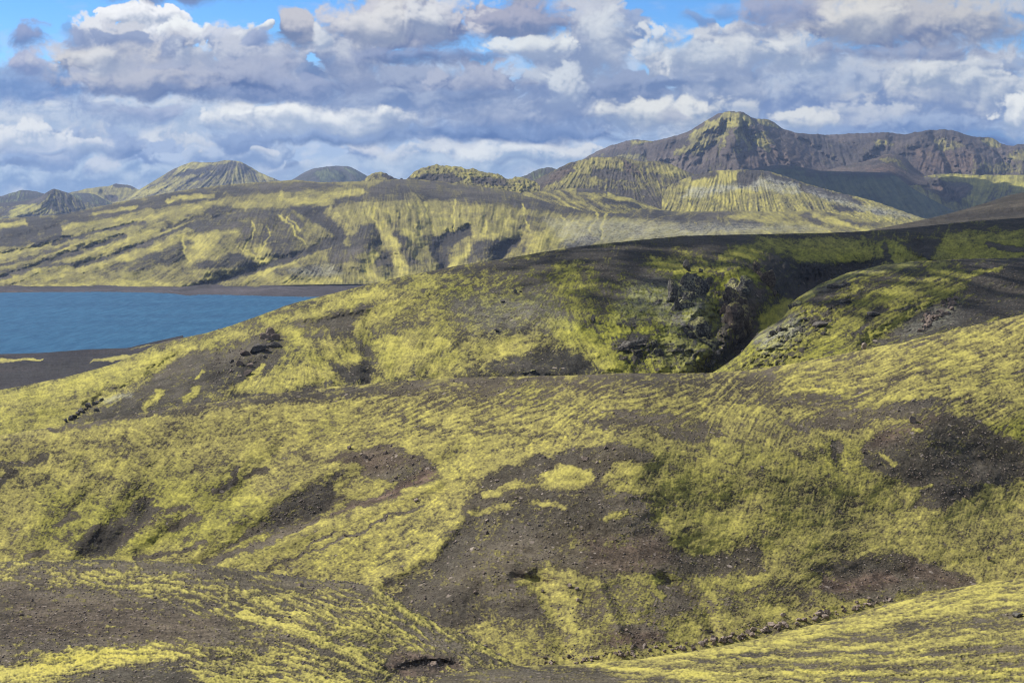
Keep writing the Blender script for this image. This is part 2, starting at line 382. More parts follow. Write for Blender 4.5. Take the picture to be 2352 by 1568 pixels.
def p_table(cv):
    global SOFTK, MK
    SOFTK, MK = 1.0, .9
    cv.ch['moss'][:] = .52
    for k in range(16):
        x = 330 + 24 * k; groove(cv, [(x + 40, 378 + 3 * math.sin(k)), (x - 25, 440)], 5, 25 if k % 2 else -22)
    groove(cv, [(560, 372), (600, 395), (640, 418)], 10, -120)
    many(cv, 'moss', [(.85, 'p', [(410, 384), (440, 372), (500, 376), (545, 370), (560, 374), (500, 386), (440, 390), (400, 402)]), (.12, 's', [(415, 402), (450, 394), (490, 384), (540, 380)], 6),
        (.15, 's', [(430, 420), (500, 395), (540, 385)], 5), (.75, 'p', [(250, 470), (320, 440), (420, 405), (400, 430), (330, 452)]), (.75, 'p', [(575, 382), (640, 415), (600, 412)]), (.1, 'p', [(545, 375), (562, 376), (590, 400), (560, 398)])])
    SOFTK, MK = 2.2, .84
    comb(cv, [(350, 430, -1, .5), (480, 400, -.7, .7), (590, 395, .5, .9)], 10, .2, .16, .14, dzm=.2, dzn=.7, seed=15, lo=.04, relf=14, rfine=2.4)

def p_hump(cv):
    global SOFTK, MK
    SOFTK, MK = 1.0, .9
    cv.ch['moss'][:] = .35; cv.ch['green'][:] = .4
    many(cv, 'moss', [(.7, 'p', [(725, 395), (760, 390), (790, 400), (785, 414), (735, 412)]), (.75, 'p', [(784, 381), (845, 409), (800, 395)]), (.1, 's', [(700, 396), (740, 386)], 5)])
    groove(cv, [(778, 383), (800, 412)], 14, 260)
    SOFTK, MK = 2.2, .84
    comb(cv, [(700, 400, -.8, .6), (800, 395, .8, .6)], 8, .18, .15, .12, dzm=.2, dzn=1, seed=16)

def p_pale(cv):
    global SOFTK, MK
    SOFTK, MK = 1.0, .9
    cv.ch['moss'][:] = .72
    many(cv, 'moss', [(.2, 's', [(265, 424), (305, 430)], 4), (.15, 'p', [(245, 450), (265, 448), (270, 460), (250, 462)])])
    groove(cv, [(240, 440), (255, 462)], 9, 150)
    SOFTK, MK = 2.2, .84
    comb(cv, [(250, 440, -.4, 1)], 8, .14, .16, .1, dzm=.2, dzn=.8, seed=17)

def p_cone(cv):
    global SOFTK, MK
    SOFTK, MK = 1.0, .9
    cv.ch['moss'][:] = .4; cv.ch['green'][:] = .25
    many(cv, 'moss', [(.78, 'p', [(30, 480), (60, 462), (100, 466), (130, 488), (60, 495), (0, 500)]), (.15, 's', [(0, 470), (60, 465), (110, 445)], 6)])
    many(cv, 'dark', [(.75, 'p', [(118, 434), (165, 446), (200, 462), (235, 475), (215, 488), (160, 490), (125, 470), (105, 450)], 7)])  # shade on the right flank, painted as darker soil
    for k in range(12):
        x = 110 + 11 * k; groove(cv, [(x, 440 + 3 * k), (x + 16, 495)], 3.5, 60 if k % 2 else -40)
    groove(cv, [(122, 434), (95, 470), (40, 495)], 12, -160)
    SOFTK, MK = 2.2, .84
    comb(cv, [(60, 470, -1, .4), (170, 470, .5, 1)], 8, .2, .16, .12, dzm=.2, dzn=.8, seed=18, relf=9, rfine=2.4)

def p_back(cv):
    cv.ch['moss'][:] = .4
    comb(cv, [(50, 450, -.5, 1), (200, 450, .5, 1)], 8, .2, .25, .14, dzm=.2, dzn=1.4, seed=19)

terrain('mountain', 'peak', [(1150, 420), (1250, 402), (1331, 370), (1376, 345), (1416, 330), (1456, 320), (1501, 325), (1536, 316), (1576, 305), (1601, 290), (1626, 275), (1651, 260), (1676, 256), (1701, 256), (1716, 264), (1731, 272), (1766, 274), (1786, 287), (1801, 298),
    (1841, 307), (1901, 310), (1976, 306), (2036, 304), (2076, 309), (2126, 300), (2166, 297), (2196, 301), (2226, 312), (2256, 316), (2273, 314), (2296, 328), (2321, 336), (2352, 330), (2520, 345)], [(1150, 440), (2520, 440)],
    [(1331, 375, 8300), (1331, 430, 7500), (1480, 330, 8300), (1480, 430, 7100), (1690, 256, 8000), (1690, 430, 6500), (1620, 300, 8100), (1790, 300, 8100), (1850, 430, 6900), (1900, 312, 8800), (1950, 400, 7400), (2050, 306, 8700), (2050, 430, 7000), (2166, 300, 8500), (2200, 430, 7000), (2352, 333, 8500), (2352, 430, 7000)],
    p_peak, M_MOUNT, 'dark scree volcano with a mossy rounded summit and a long ragged ridge', 'mountain', (1150, 2520), 2.0, 1.6, (.03, 8), (.4, .4, 10), (2.2, 17), 3, (9, 34, 4, 9), relk=1.25)
terrain('hill', 'knob', [(1900, 390), (1935, 382), (1985, 371), (2045, 352), (2075, 358), (2115, 402), (2130, 408)], [(1900, 425), (2130, 425)],
    [(1935, 384, 7000), (2045, 352, 7100), (2110, 400, 7000), (1935, 425, 6700), (2045, 425, 6400), (2030, 390, 6720), (2120, 425, 6700)],
    p_knob, M_MOUNT, 'small pointed foothill casting shade below the long scree ridge', 'hill', (1900, 2130), 2.0, 1.6, (.02, 6), (.25, .45, 8), (1.2, 17), 4)
terrain('hill', 'valley', [(2080, 415), (2115, 407), (2151, 400), (2195, 399), (2235, 402), (2352, 402), (2520, 402)], [(2080, 520), (2520, 520)],
    [(2120, 410, 6600), (2235, 402, 6700), (2352, 402, 6700), (2130, 510, 5900), (2250, 510, 5500), (2450, 510, 5500), (2450, 402, 6700)],
    p_valley, M_FAR, 'pale mossy terrace with a dark eroded ravine under the long scree ridge', 'hill', (2080, 2520), 2.0, 1.6, (.02, 6), (.12, .3, 6), (1.5, 17), 5)
terrain('hill', 'green', [(1600, 400), (1728, 388), (1785, 378), (1835, 383), (1888, 393), (2035, 396), (2061, 405), (2088, 428), (2135, 455), (2191, 485), (2240, 512)], [(1600, 525), (2240, 525)],
    [(1700, 392, 6400), (1785, 380, 6500), (1900, 394, 6350), (2035, 397, 6300), (2135, 456, 5900), (2191, 486, 5600), (1700, 520, 5400), (1900, 520, 5200), (2100, 520, 5300), (2000, 430, 5900)],
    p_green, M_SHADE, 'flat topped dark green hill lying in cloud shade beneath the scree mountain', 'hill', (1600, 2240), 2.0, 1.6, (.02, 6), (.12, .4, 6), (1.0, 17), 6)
terrain('mountain', 'table', [(200, 488), (257, 468), (317, 437), (333, 428), (363, 410), (390, 393), (413, 382), (440, 371.6), (467, 373), (493, 373), (515, 368), (543, 369), (567, 378), (597, 397), (642, 415), (720, 440)], [(200, 510), (720, 460)],
    [(257, 470, 8300), (363, 412, 8900), (440, 373, 9200), (543, 370, 9200), (597, 398, 9100), (642, 416, 8800), (257, 500, 8000), (450, 455, 7900), (600, 450, 8000), (700, 450, 8200)],
    p_table, M_FAR, 'mossy flat topped mountain with streaked sides, alone beyond the lake hills', 'mountain', (200, 720), 2.0, 1.4, (.02, 8), (.3, .5, 8), (1.3, 17), 7)
terrain('hill', 'hump', [(640, 428), (673, 412), (700, 395), (717, 388), (747, 383), (773, 381), (784, 381.6), (801, 381.6), (821, 391.6), (841, 403), (870, 420)], [(640, 445), (870, 445)],
    [(673, 413, 9700), (747, 384, 10000), (800, 382, 10000), (841, 404, 9900), (673, 440, 9300), (760, 440, 9000), (850, 440, 9400)],
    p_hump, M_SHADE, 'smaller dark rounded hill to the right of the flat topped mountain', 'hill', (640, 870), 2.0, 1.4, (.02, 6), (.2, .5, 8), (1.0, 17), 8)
terrain('hill', 'palehill', [(120, 452), (170, 440), (207, 432), (253, 427), (267, 420.6), (277, 424), (298, 425), (313, 433), (345, 448), (380, 460)], [(120, 500), (380, 500)],
    [(170, 441, 8900), (267, 421, 9300), (320, 436, 9300), (170, 490, 8400), (280, 480, 8500), (370, 470, 8900)],
    p_pale, M_FAR, 'pale mossy hill with a tiny cone on top behind the dark green hill', 'hill', (120, 380), 2.0, 1.4, (.02, 6), (.2, .4, 8), (1.0, 17), 9)
terrain('hill', 'backhill', [(-160, 462), (-60, 452), (3, 451), (20, 445), (50, 436), (70, 438), (90, 441.6), (120, 449), (187, 443), (217, 445), (233, 455), (257, 467), (300, 490)], [(-160, 510), (300, 510)],
    [(0, 452, 8300), (50, 437, 8500), (200, 444, 8000), (257, 468, 7800), (0, 505, 7800), (150, 505, 7600), (280, 500, 7600), (-160, 462, 8500), (-160, 505, 7900)],
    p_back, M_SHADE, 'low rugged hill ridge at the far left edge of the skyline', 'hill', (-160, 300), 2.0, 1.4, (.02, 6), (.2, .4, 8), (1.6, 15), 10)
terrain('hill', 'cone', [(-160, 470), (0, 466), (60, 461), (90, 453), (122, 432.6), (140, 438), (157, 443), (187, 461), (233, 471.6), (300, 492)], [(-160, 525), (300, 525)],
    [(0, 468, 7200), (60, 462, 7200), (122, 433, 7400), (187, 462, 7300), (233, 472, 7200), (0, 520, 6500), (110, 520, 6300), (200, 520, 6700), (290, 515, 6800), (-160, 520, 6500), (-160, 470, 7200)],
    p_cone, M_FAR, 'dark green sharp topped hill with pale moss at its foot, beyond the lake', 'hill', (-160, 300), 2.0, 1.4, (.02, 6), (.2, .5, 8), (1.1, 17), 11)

# ---------------------------------------------------------------- rocky knolls and pale hill behind the lake hills
def p_knoll(cv):
    global SOFTK, MK
    SOFTK, MK = 1.0, .9
    cv.ch['moss'][:] = .68
    many(cv, 'moss', [(.12, 'p', [(935, 412), (960, 406), (1010, 398), (1035, 398), (1060, 412), (1040, 420), (950, 416)]), (.1, 'p', [(1085, 406), (1120, 412), (1160, 412), (1160, 428), (1090, 420)]), (.12, 's', [(880, 405), (905, 408)], 5)])
    cv.ch['rel'] += 40 * fbm(cv.X / 16, cv.Y / 12, 4, 23, .65, True)
    SOFTK, MK = 2.2, .84
    comb(cv, [(1000, 395, -.4, 1), (1100, 395, .4, 1)], 5, .12, .2, .2, dzm=.4, dzn=1.6, seed=20, blot=(26, 16))
def p_smallknoll(cv):
    cv.ch['moss'][:] = .66
    many(cv, 'moss', [(.1, 's', [(885, 403), (910, 410)], 5)])
    cv.ch['rel'] += 22 * fbm(cv.X / 12, cv.Y / 9, 4, 24, .65, True)
    comb(cv, [(864, 400, .1, 1)], 5, .12, .2, .2, dzm=.4, dzn=1.4, seed=21, blot=(26, 16))
def p_shoulder(cv):
    global SOFTK, MK
    SOFTK, MK = 1.0, .9
    cv.ch['moss'][:] = .45
    many(cv, 'moss', [(.72, 'p', [(1290, 400), (1330, 372), (1370, 362), (1440, 366), (1450, 380), (1400, 385), (1340, 395), (1300, 420), (1260, 432)]), (.1, 'p', [(1200, 425), (1270, 396), (1310, 375), (1320, 392), (1290, 415), (1230, 436)]),
        (.1, 'p', [(1360, 392), (1390, 390), (1440, 396), (1460, 410), (1350, 406)]), (.75, 'p', [(1480, 385), (1540, 376), (1590, 392), (1540, 402), (1490, 396)]), (.12, 'p', [(1430, 366), (1470, 382), (1470, 400), (1440, 392)]),
        (.2, 'p', [(1330, 428), (1500, 445), (1580, 465), (1580, 490), (1450, 460)])])
    many(cv, 'red', [(.6, 'p', [(1270, 400), (1310, 385), (1300, 410), (1240, 430)]), (.5, 'p', [(1430, 368), (1470, 380), (1470, 402), (1440, 396)]), (.4, 'p', [(1490, 372), (1580, 382), (1580, 395), (1500, 384)])])
    for k in range(22):
        x = 1330 + 12 * k; groove(cv, [(x, 400 + 3 * math.sin(k * 1.7)), (x - (6 if x < 1450 else -10), 455)], 3.2, 8 if k % 2 else -7)
    cv.ch['rel'] += 45 * fbm(cv.X / 20, cv.Y / 14, 4, 25, .65, True) * sst(430, 380, cv.Y)
    SOFTK, MK = 2.2, .84
    comb(cv, [(1300, 410, -.6, 1), (1400, 430, 0, 1), (1520, 430, .4, 1)], 9, .22, .18, .15, dzm=.3, dzn=1.0, seed=22, kf2=.4, lo=.04, relf=5, rfine=2.2)
def p_palehill(cv):
    global SOFTK, MK
    SOFTK, MK = 1.0, .9
    cv.ch['moss'][:] = .62
    many(cv, 'moss', [(.08, 'p', [(1690, 392), (1761, 392), (1811, 407), (1870, 430), (1960, 455), (1990, 470), (1930, 462), (1850, 440), (1790, 420), (1745, 402), (1735, 425), (1700, 432), (1690, 410)]), (.1, 'p', [(1590, 402), (1640, 396), (1650, 404), (1590, 415)]),
        (.85, 'p', [(1640, 405), (1690, 395), (1700, 415), (1640, 425), (1580, 440), (1560, 430)]), (.12, 'p', [(1905, 470), (1960, 478), (1985, 485), (1930, 485)]), (.15, 'p', [(2000, 480), (2040, 488), (2030, 496), (2000, 490)])])
    many(cv, 'pale', [(.75, 'p', [(1580, 430), (1640, 425), (1720, 425), (1740, 408), (1770, 404), (1830, 425), (1850, 445), (1760, 440), (1700, 436), (1620, 452), (1560, 455)]), (.6, 'p', [(1850, 430), (1960, 465), (2060, 485), (2110, 500), (2020, 500), (1950, 475), (1870, 450)])])
    cv.ch['bright'] += .25
    for k in range(30):
        x = 1570 + 16 * k; y0 = 412 + max(0, (x - 1750)) * .16
        groove(cv, [(x, y0), (x + (x - 1690) * .16 + 4 * math.sin(k * 3.3), y0 + 70)], 4, 7 if k % 2 else -6)
    SOFTK, MK = 2.2, .84
    comb(cv, [(1600, 450, -.4, 1), (1700, 450, .1, 1), (1850, 460, .6, 1), (2000, 490, 1, .5)], 10, .2, .16, .15, dzm=.3, dzn=1.1, seed=23, lo=.08, kf2=.4, relf=5, rfine=2.4)
def p_lowridge(cv):
    global SOFTK, MK
    SOFTK, MK = 1.0, .9
    cv.ch['moss'][:] = .6
    many(cv, 'moss', [(.1, 's', [(1330, 434), (1400, 441), (1445, 453)], 6), (.85, 's', [(1400, 447), (1450, 460), (1520, 480)], 6), (.25, 'p', [(1380, 455), (1480, 472), (1470, 480), (1380, 466)])])
    SOFTK, MK = 2.2, .84
    comb(cv, [(1400, 450, 1, .4)], 10, .2, .14, .14, dzm=.3, dzn=1, seed=24)

terrain('hill', 'dimhill', [(1150, 425), (1200, 405), (1211, 402), (1231, 390), (1261, 384), (1274, 387), (1310, 400), (1340, 420)], [(1150, 440), (1340, 440)],
    [(1200, 406, 6600), (1261, 385, 6800), (1330, 415, 6700), (1200, 440, 6300), (1261, 440, 6200), (1330, 440, 6300)], p_back, M_SHADE, 'small bluish hilltop peeping out behind the brown rocky shoulder', 'hill', (1150, 1340), 2.0, 1.4, (.02, 5), (.2, .5, 6), (2.0, 12), 12)
terrain('hill', 'smallknoll', [(800, 430), (834, 416), (847, 401.6), (864, 395), (884, 396.6), (901, 406.6), (914, 411), (940, 425)], [(800, 440), (940, 440)],
    [(834, 416, 4700), (870, 396, 4800), (914, 411, 4750), (834, 440, 4600), (870, 440, 4550), (925, 440, 4620)], p_smallknoll, M_FAR, 'smallest mossy rock knoll on the skyline, beside a little dark spire', 'hill', (800, 940), 2.0, 1.2, (.01, 5), (.08, .9, 8), (2.6, 11), 13)
terrain('hill', 'knoll', [(900, 430), (936, 410), (951, 395), (971, 385), (1001, 378), (1031, 381.6), (1057, 382), (1071, 390), (1087, 386), (1111, 396.6), (1134, 397.6), (1154, 403), (1160, 411), (1175, 411), (1187, 405), (1214, 410), (1240, 425)], [(900, 448), (1240, 448)],
    [(936, 411, 4550), (1001, 379, 4750), (1060, 383, 4700), (1134, 398, 4650), (1200, 408, 4600), (936, 445, 4380), (1010, 445, 4330), (1120, 445, 4330), (1230, 445, 4400)],
    p_knoll, M_FAR, 'long craggy yellow knoll of moss covered rock on the skyline', 'hill', (900, 1240), 2.0, 1.2, (.01, 5), (.1, .7, 8), (3.2, 12), 14)
terrain('hill', 'shoulder', [(1150, 445), (1207, 427), (1241, 406.6), (1267, 395), (1301, 376.6), (1331, 368), (1364, 360), (1394, 361.6), (1427, 359), (1451, 366.6), (1477, 371.6), (1504, 369), (1537, 375), (1561, 386.6), (1591, 400), (1660, 430)], [(1150, 500), (1660, 500)],
    [(1207, 428, 4900), (1301, 378, 5150), (1364, 361, 5250), (1427, 360, 5250), (1537, 376, 5200), (1600, 405, 5100), (1207, 480, 4350), (1364, 440, 4650), (1364, 495, 4250), (1550, 495, 4250), (1500, 440, 4700), (1650, 490, 4300)],
    p_shoulder, M_FAR, 'brown and yellow rocky shoulder hill with fluted moss on its side', 'hill', (1150, 1660), 2.0, 1.4, (.02, 6), (.2, .5, 8), (2.4, 14), 15)
terrain('hill', 'palemoss', [(1520, 428), (1560, 415), (1596, 402), (1641, 392), (1701, 390), (1761, 392), (1811, 407), (1851, 422), (1926, 442), (2001, 460), (2051, 477), (2116, 500), (2200, 520)], [(1520, 540), (2200, 540)],
    [(1560, 416, 4850), (1641, 393, 4950), (1701, 391, 5000), (1761, 393, 5000), (1926, 443, 4800), (2051, 478, 4600), (2116, 500, 4450), (1560, 530, 4000), (1750, 530, 3950), (1950, 530, 4000), (2150, 530, 4100), (1700, 470, 4400)],
    p_palehill, M_FAR, 'dome shaped pale yellow hill with whitish streaks and a bare dark crown', 'hill', (1520, 2200), 2.0, 1.4, (.02, 6), (.2, .4, 8), (1.8, 14), 16)
terrain('hill', 'lowridge', [(1180, 445), (1260, 438), (1314, 432), (1357, 433), (1401, 441.6), (1441, 453), (1484, 468), (1514, 480), (1600, 505)], [(1180, 520), (1600, 520)],
    [(1260, 439, 4200), (1357, 434, 4250), (1441, 454, 4150), (1514, 481, 4050), (1260, 515, 3600), (1400, 515, 3600), (1560, 515, 3600)],
    p_lowridge, M_LAKE, 'low brown topped ridge with a bright moss flank under the rocky shoulder', 'hill', (1180, 1600), 2.0, 1.4, (.02, 6), (.1, .4, 6), (1.4, 14), 17)

# ---------------------------------------------------------------- the moss hills on the far shore
def p_lakehill(cv):
    global SOFTK, MK
    SOFTK, MK = 1.0, .9
    g = cv.ch['moss']; g[:] = .52
    many(cv, 'moss', [
        (.06, 'p', [(-160, 520), (0, 506), (143, 494), (257, 470), (433, 437), (640, 418), (733, 421), (790, 426), (700, 437), (560, 449), (450, 464), (330, 482), (240, 502), (140, 520), (0, 560), (-160, 580)]),
        (.03, 'p', [(-160, 580), (0, 545), (60, 522), (130, 510), (150, 528), (140, 543), (220, 535), (200, 548), (110, 560), (0, 566), (-160, 600)], 4),
        (.12, 'p', [(490, 470), (560, 480), (660, 478), (690, 500), (700, 520), (640, 545), (560, 520), (470, 540), (440, 520), (460, 495)]),
        (.85, 'p', [(430, 545), (500, 530), (505, 560), (470, 590), (430, 610), (425, 590), (440, 570)]), (.78, 'p', [(0, 656), (120, 652), (300, 640), (430, 654), (330, 658), (0, 660)], 3),
        (.2, 'p', [(340, 565), (440, 550), (425, 580), (430, 598), (390, 612), (300, 625), (240, 620), (300, 590)]), (.08, 'p', [(450, 605), (545, 582), (595, 605), (580, 615), (500, 612), (440, 620)]),
        (.12, 'p', [(610, 565), (650, 546), (690, 555), (710, 580), (680, 590), (640, 590)]), (.2, 'p', [(560, 500), (640, 500), (700, 535), (700, 560), (660, 545), (600, 560), (540, 560)]),
        (.68, 'p', [(560, 640), (640, 615), (720, 605), (790, 625), (780, 650), (690, 653), (600, 650)]), (.3, 'p', [(620, 622), (760, 600), (790, 625), (740, 632), (640, 634)]),
        (.62, 'p', [(755, 480), (830, 465), (1000, 460), (1150, 470), (1220, 480), (1200, 510), (1080, 530), (1000, 540), (900, 510), (800, 520)]),
        (.12, 'p', [(780, 440), (840, 425), (917, 412), (1050, 423), (1200, 440), (1300, 462), (1200, 476), (1000, 459), (850, 461), (760, 472)], 8),
        (.1, 'p', [(800, 545), (830, 520), (855, 515), (875, 540), (870, 575), (900, 590), (910, 610), (870, 615), (840, 580), (800, 592)]), (.12, 'p', [(895, 535), (935, 520), (945, 545), (930, 560), (960, 600), (980, 615), (940, 610)]),
        (.1, 'p', [(1075, 560), (1140, 545), (1150, 560), (1130, 590), (1070, 605), (1080, 575)]), (.08, 'p', [(1200, 565), (1235, 545), (1258, 558), (1230, 575), (1195, 580)]), (.1, 'p', [(1310, 560), (1350, 535), (1380, 550), (1350, 572), (1300, 575)]),
        (.1, 'p', [(1150, 455), (1250, 460), (1568, 487), (1690, 486), (1650, 510), (1500, 505), (1350, 492), (1200, 482)]), (.12, 'p', [(740, 548), (775, 550), (830, 600), (760, 606)]),
        (.85, 'p', [(1085, 540), (1150, 530), (1180, 520), (1130, 550)]), (.8, 'p', [(1230, 530), (1290, 510), (1360, 500), (1330, 530), (1250, 580), (1200, 590)]), (.3, 'p', [(1180, 498), (1260, 495), (1250, 510), (1190, 520)]),
        (.15, 'p', [(1560, 510), (1700, 505), (1800, 512), (1700, 528), (1560, 530)]), (.7, 's', [(1700, 495), (1800, 508), (1900, 528)], 7), (.12, 'p', [(1830, 492), (1870, 490), (1900, 512), (1870, 515)]), (.85, 's', [(1870, 495), (1920, 510), (1990, 528)], 6), (.15, 'p', [(1900, 490), (1960, 508), (2040, 520), (1960, 520)]),
        (.78, 's', [(0, 590), (80, 570), (200, 540), (330, 505), (460, 474)], 6), (.72, 's', [(0, 610), (120, 580), (220, 550)], 5), (.75, 's', [(0, 640), (160, 600), (300, 552), (420, 520)], 9), (.8, 's', [(100, 640), (300, 590), (420, 545)], 8),
        (.06, 's', [(-20, 645), (80, 612), (160, 583), (290, 542)], 5.5), (.1, 's', [(180, 612), (280, 580), (370, 545), (440, 515), (560, 480)], 4.5), (.1, 's', [(120, 560), (220, 533), (330, 510)], 4), (.12, 's', [(0, 610), (80, 590), (160, 560)], 4),
        (.1, 's', [(0, 625), (100, 610), (200, 602)], 4), (.15, 's', [(370, 528), (470, 494), (540, 486)], 4),
        (.88, 's', [(383, 462), (400, 456), (490, 450)], 4.5), (.88, 's', [(0, 518), (60, 512)], 6), (.8, 's', [(215, 492), (310, 475)], 4), (.8, 's', [(145, 525), (178, 515)], 4), (.75, 's', [(260, 508), (300, 496)], 5), (.75, 's', [(540, 470), (600, 470), (700, 455)], 8), (.8, 's', [(640, 462), (650, 445)], 7), (.85, 's', [(690, 470), (760, 450), (830, 440)], 8),
        (.92, 's', [(880, 520), (905, 560), (915, 600), (930, 625)], 11), (.92, 's', [(930, 530), (970, 560), (985, 575)], 8), (.92, 's', [(1075, 570), (1060, 590), (1035, 612)], 8), (.9, 's', [(860, 585), (840, 615), (858, 640)], 9), (.85, 's', [(830, 642), (920, 640)], 6),
        (.92, 's', [(590, 575), (600, 595), (630, 602), (670, 592)], 6), (.9, 's', [(560, 646), (640, 612), (700, 590), (760, 565)], 5), (.8, 's', [(640, 640), (700, 650), (780, 646)], 6),
    ])
    for pts in ([(580, 510), (585, 530), (575, 550), (560, 570), (585, 590), (610, 605)], [(615, 520), (620, 540), (605, 565), (595, 580)], [(640, 495), (660, 515), (680, 540), (700, 560)], [(545, 565), (560, 580), (600, 600)], [(420, 552), (425, 585), (432, 598)], [(655, 500), (690, 530)],
                [(960, 462), (966, 500), (962, 540)], [(980, 462), (984, 500), (1000, 545)], [(1045, 462), (1040, 500), (1042, 530)], [(860, 470), (858, 500), (866, 520)], [(1110, 500), (1120, 520), (1105, 540)], [(1200, 470), (1205, 500), (1215, 530)], [(1375, 480), (1372, 505), (1350, 530)], [(1395, 488), (1385, 520), (1380, 550)], [(1290, 495), (1300, 515), (1285, 535)]):
        cv.put('moss', cv.stroke(pts, 2.6), .95); groove(cv, pts, 5, 9)
    strm = [(425, 666), (500, 645), (600, 615), (680, 590), (760, 556), (787, 543), (775, 528), (735, 503)]
    for pts, w in ((strm, [5, 6, 7, 8, 10, 12, 12, 14]),): cv.put('moss', cv.stroke(pts, w), .02); cv.put('dark', cv.stroke(pts, w), .6)
    vs = [[(665, 476), (700, 470), (755, 474), (735, 500), (762, 516), (752, 532), (720, 508)], [(985, 562), (1000, 545), (1055, 528), (1082, 521), (1085, 538), (1045, 560), (1030, 590), (1030, 640), (1012, 640), (1005, 600), (985, 580)], [(1125, 600), (1150, 556), (1200, 545), (1185, 568), (1142, 600)]]
    for v in vs: cv.put('moss', cv.poly(v, 4), .02); cv.put('dark', cv.poly(v, 4), .75)  # bare gravel gullies, with the shade of their walls painted in
    cv.put('dark', cv.poly([(-160, 585), (0, 548), (130, 515), (150, 530), (110, 558), (0, 566), (-160, 600)], 5), .6)
    # relief: stream cut, gullies, humps
    groove(cv, strm, [8, 10, 12, 14, 18, 22, 22, 24], 45)
    groove(cv, [(1020, 640), (1022, 600), (1010, 570), (1040, 545), (1075, 528)], [16, 18, 20, 18, 12], 75); groove(cv, [(1140, 610), (1160, 570), (1200, 545)], 14, 70)
    groove(cv, [(905, 620), (880, 560), (860, 520)], 16, 40); groove(cv, [(990, 560), (1030, 470)], 40, 40)
    for pts, w, a in [([(620, 570), (660, 562), (700, 580)], 26, -55), ([(470, 612), (560, 595)], 22, -45), ([(300, 610), (400, 580)], 22, -45), ([(820, 600), (850, 540)], 22, -50), ([(940, 580), (920, 540)], 18, -40), ([(1100, 590), (1120, 560)], 22, -50), ([(640, 625), (760, 610)], 24, -40), ([(500, 560), (600, 500)], 40, -80), ([(1225, 570), (1240, 552)], 22, -35)]:
        groove(cv, pts, w, a)
    for pts, w, a in [([(-20, 645), (80, 612), (160, 583), (290, 542)], 8, 45), ([(180, 612), (280, 580), (370, 545), (440, 515), (560, 480)], 7, 35), ([(0, 585), (120, 560), (220, 533), (330, 510)], 7, 35), ([(-60, 560), (60, 545), (140, 520)], 12, 70), ([(370, 528), (470, 494)], 8, 30)]:
        groove(cv, pts, w, a); groove(cv, [(x + 6, y + 13) for x, y in pts], w, -a * .5)
    for k in range(36):
        x = 770 + 13 * k + 4 * math.sin(k * 2.1); groove(cv, [(x, 468 + 3 * math.sin(k * 1.3)), (x + (1020 - x) * .12, 520 + 8 * math.sin(k))], 3.6, 9 if k % 2 else -8)
    many(cv, 'pale', [(.55, 'p', [(1250, 505), (1400, 505), (1550, 512), (1800, 518), (1900, 524), (1700, 535), (1450, 552), (1300, 562)], 12), (.5, 'p', [(660, 618), (760, 608), (790, 630), (700, 632)], 8)])
    cv.ch['rel'] += 25 * fbm(cv.X / 70, cv.Y / 45, 3, 33)
    cv.ch['bright'] += .15
    SOFTK, MK = 2.2, .84
    comb(cv, [(60, 600, -1, .36), (250, 560, -1, .38), (420, 500, -1, .35), (470, 570, -.8, .8), (620, 540, -.2, 1), (700, 560, -.4, 1), (650, 630, -1, .5), (820, 500, -.35, 1), (900, 490, -.1, 1), (1020, 495, .02, 1), (1150, 500, -.1, 1), (1250, 530, -.4, 1), (1350, 525, -.7, 1), (860, 600, .2, 1), (1020, 590, 0, 1), (1500, 520, -1, .25), (1800, 515, 1, .35), (700, 440, -1, .2), (1000, 435, 1, .08)], 13, .15, .22, .13, blot=(44, 20), dzm=.3, dzn=.45, seed=30, kf2=.5, lo=.12, gain=1.05, relf=1.7, rfine=2.6)

terrain('hill', 'lakehill', [(-160, 530), (0, 503), (67, 498), (143, 493), (230, 474), (257, 468), (333, 453), (433, 435), (533, 423), (640, 416), (680, 413), (707, 416), (733, 419), (784, 418), (834, 416.6), (917, 412), (971, 413), (1017, 418), (1057, 423), (1117, 430), (1151, 435), (1207, 446),
    (1251, 455), (1351, 468), (1451, 476.6), (1568, 486.6), (1690, 484), (1790, 487), (1878, 483), (1901, 486.6), (1950, 498), (2048, 517), (2200, 535)], [(-160, 657.5), (430, 659), (640, 655), (860, 652), (1000, 650), (1200, 640), (1500, 610), (2200, 590)],
    [(-160, 530, 4200), (0, 504, 4150), (257, 469, 4100), (433, 436, 4150), (680, 414, 4200), (917, 413, 4300), (1117, 431, 4200), (1351, 469, 4000), (1568, 487, 3850), (1878, 484, 3900), (2048, 518, 3500), (2200, 536, 3300), (-160, 657, 2720), (200, 658, 2710), (430, 659, 2700), (640, 656, 2710), (860, 653, 2730), (1100, 645, 2760), (1500, 610, 2900), (2100, 590, 2950),
     (900, 470, 3600), (1100, 480, 3550), (1000, 540, 3250), (600, 560, 3220), (250, 560, 3350), (750, 500, 3480), (1350, 510, 3500), (1700, 505, 3650)],
    p_lakehill, M_LAKE, 'broad hillside of moss and dark ash gullies rising from the far lake shore', 'hill', (-160, 2200), 2.0, 1.5, (.03, 8), (.25, .25, 10), (1.2, 26), 18, (6, 36, 3, 10), relk=1.1)

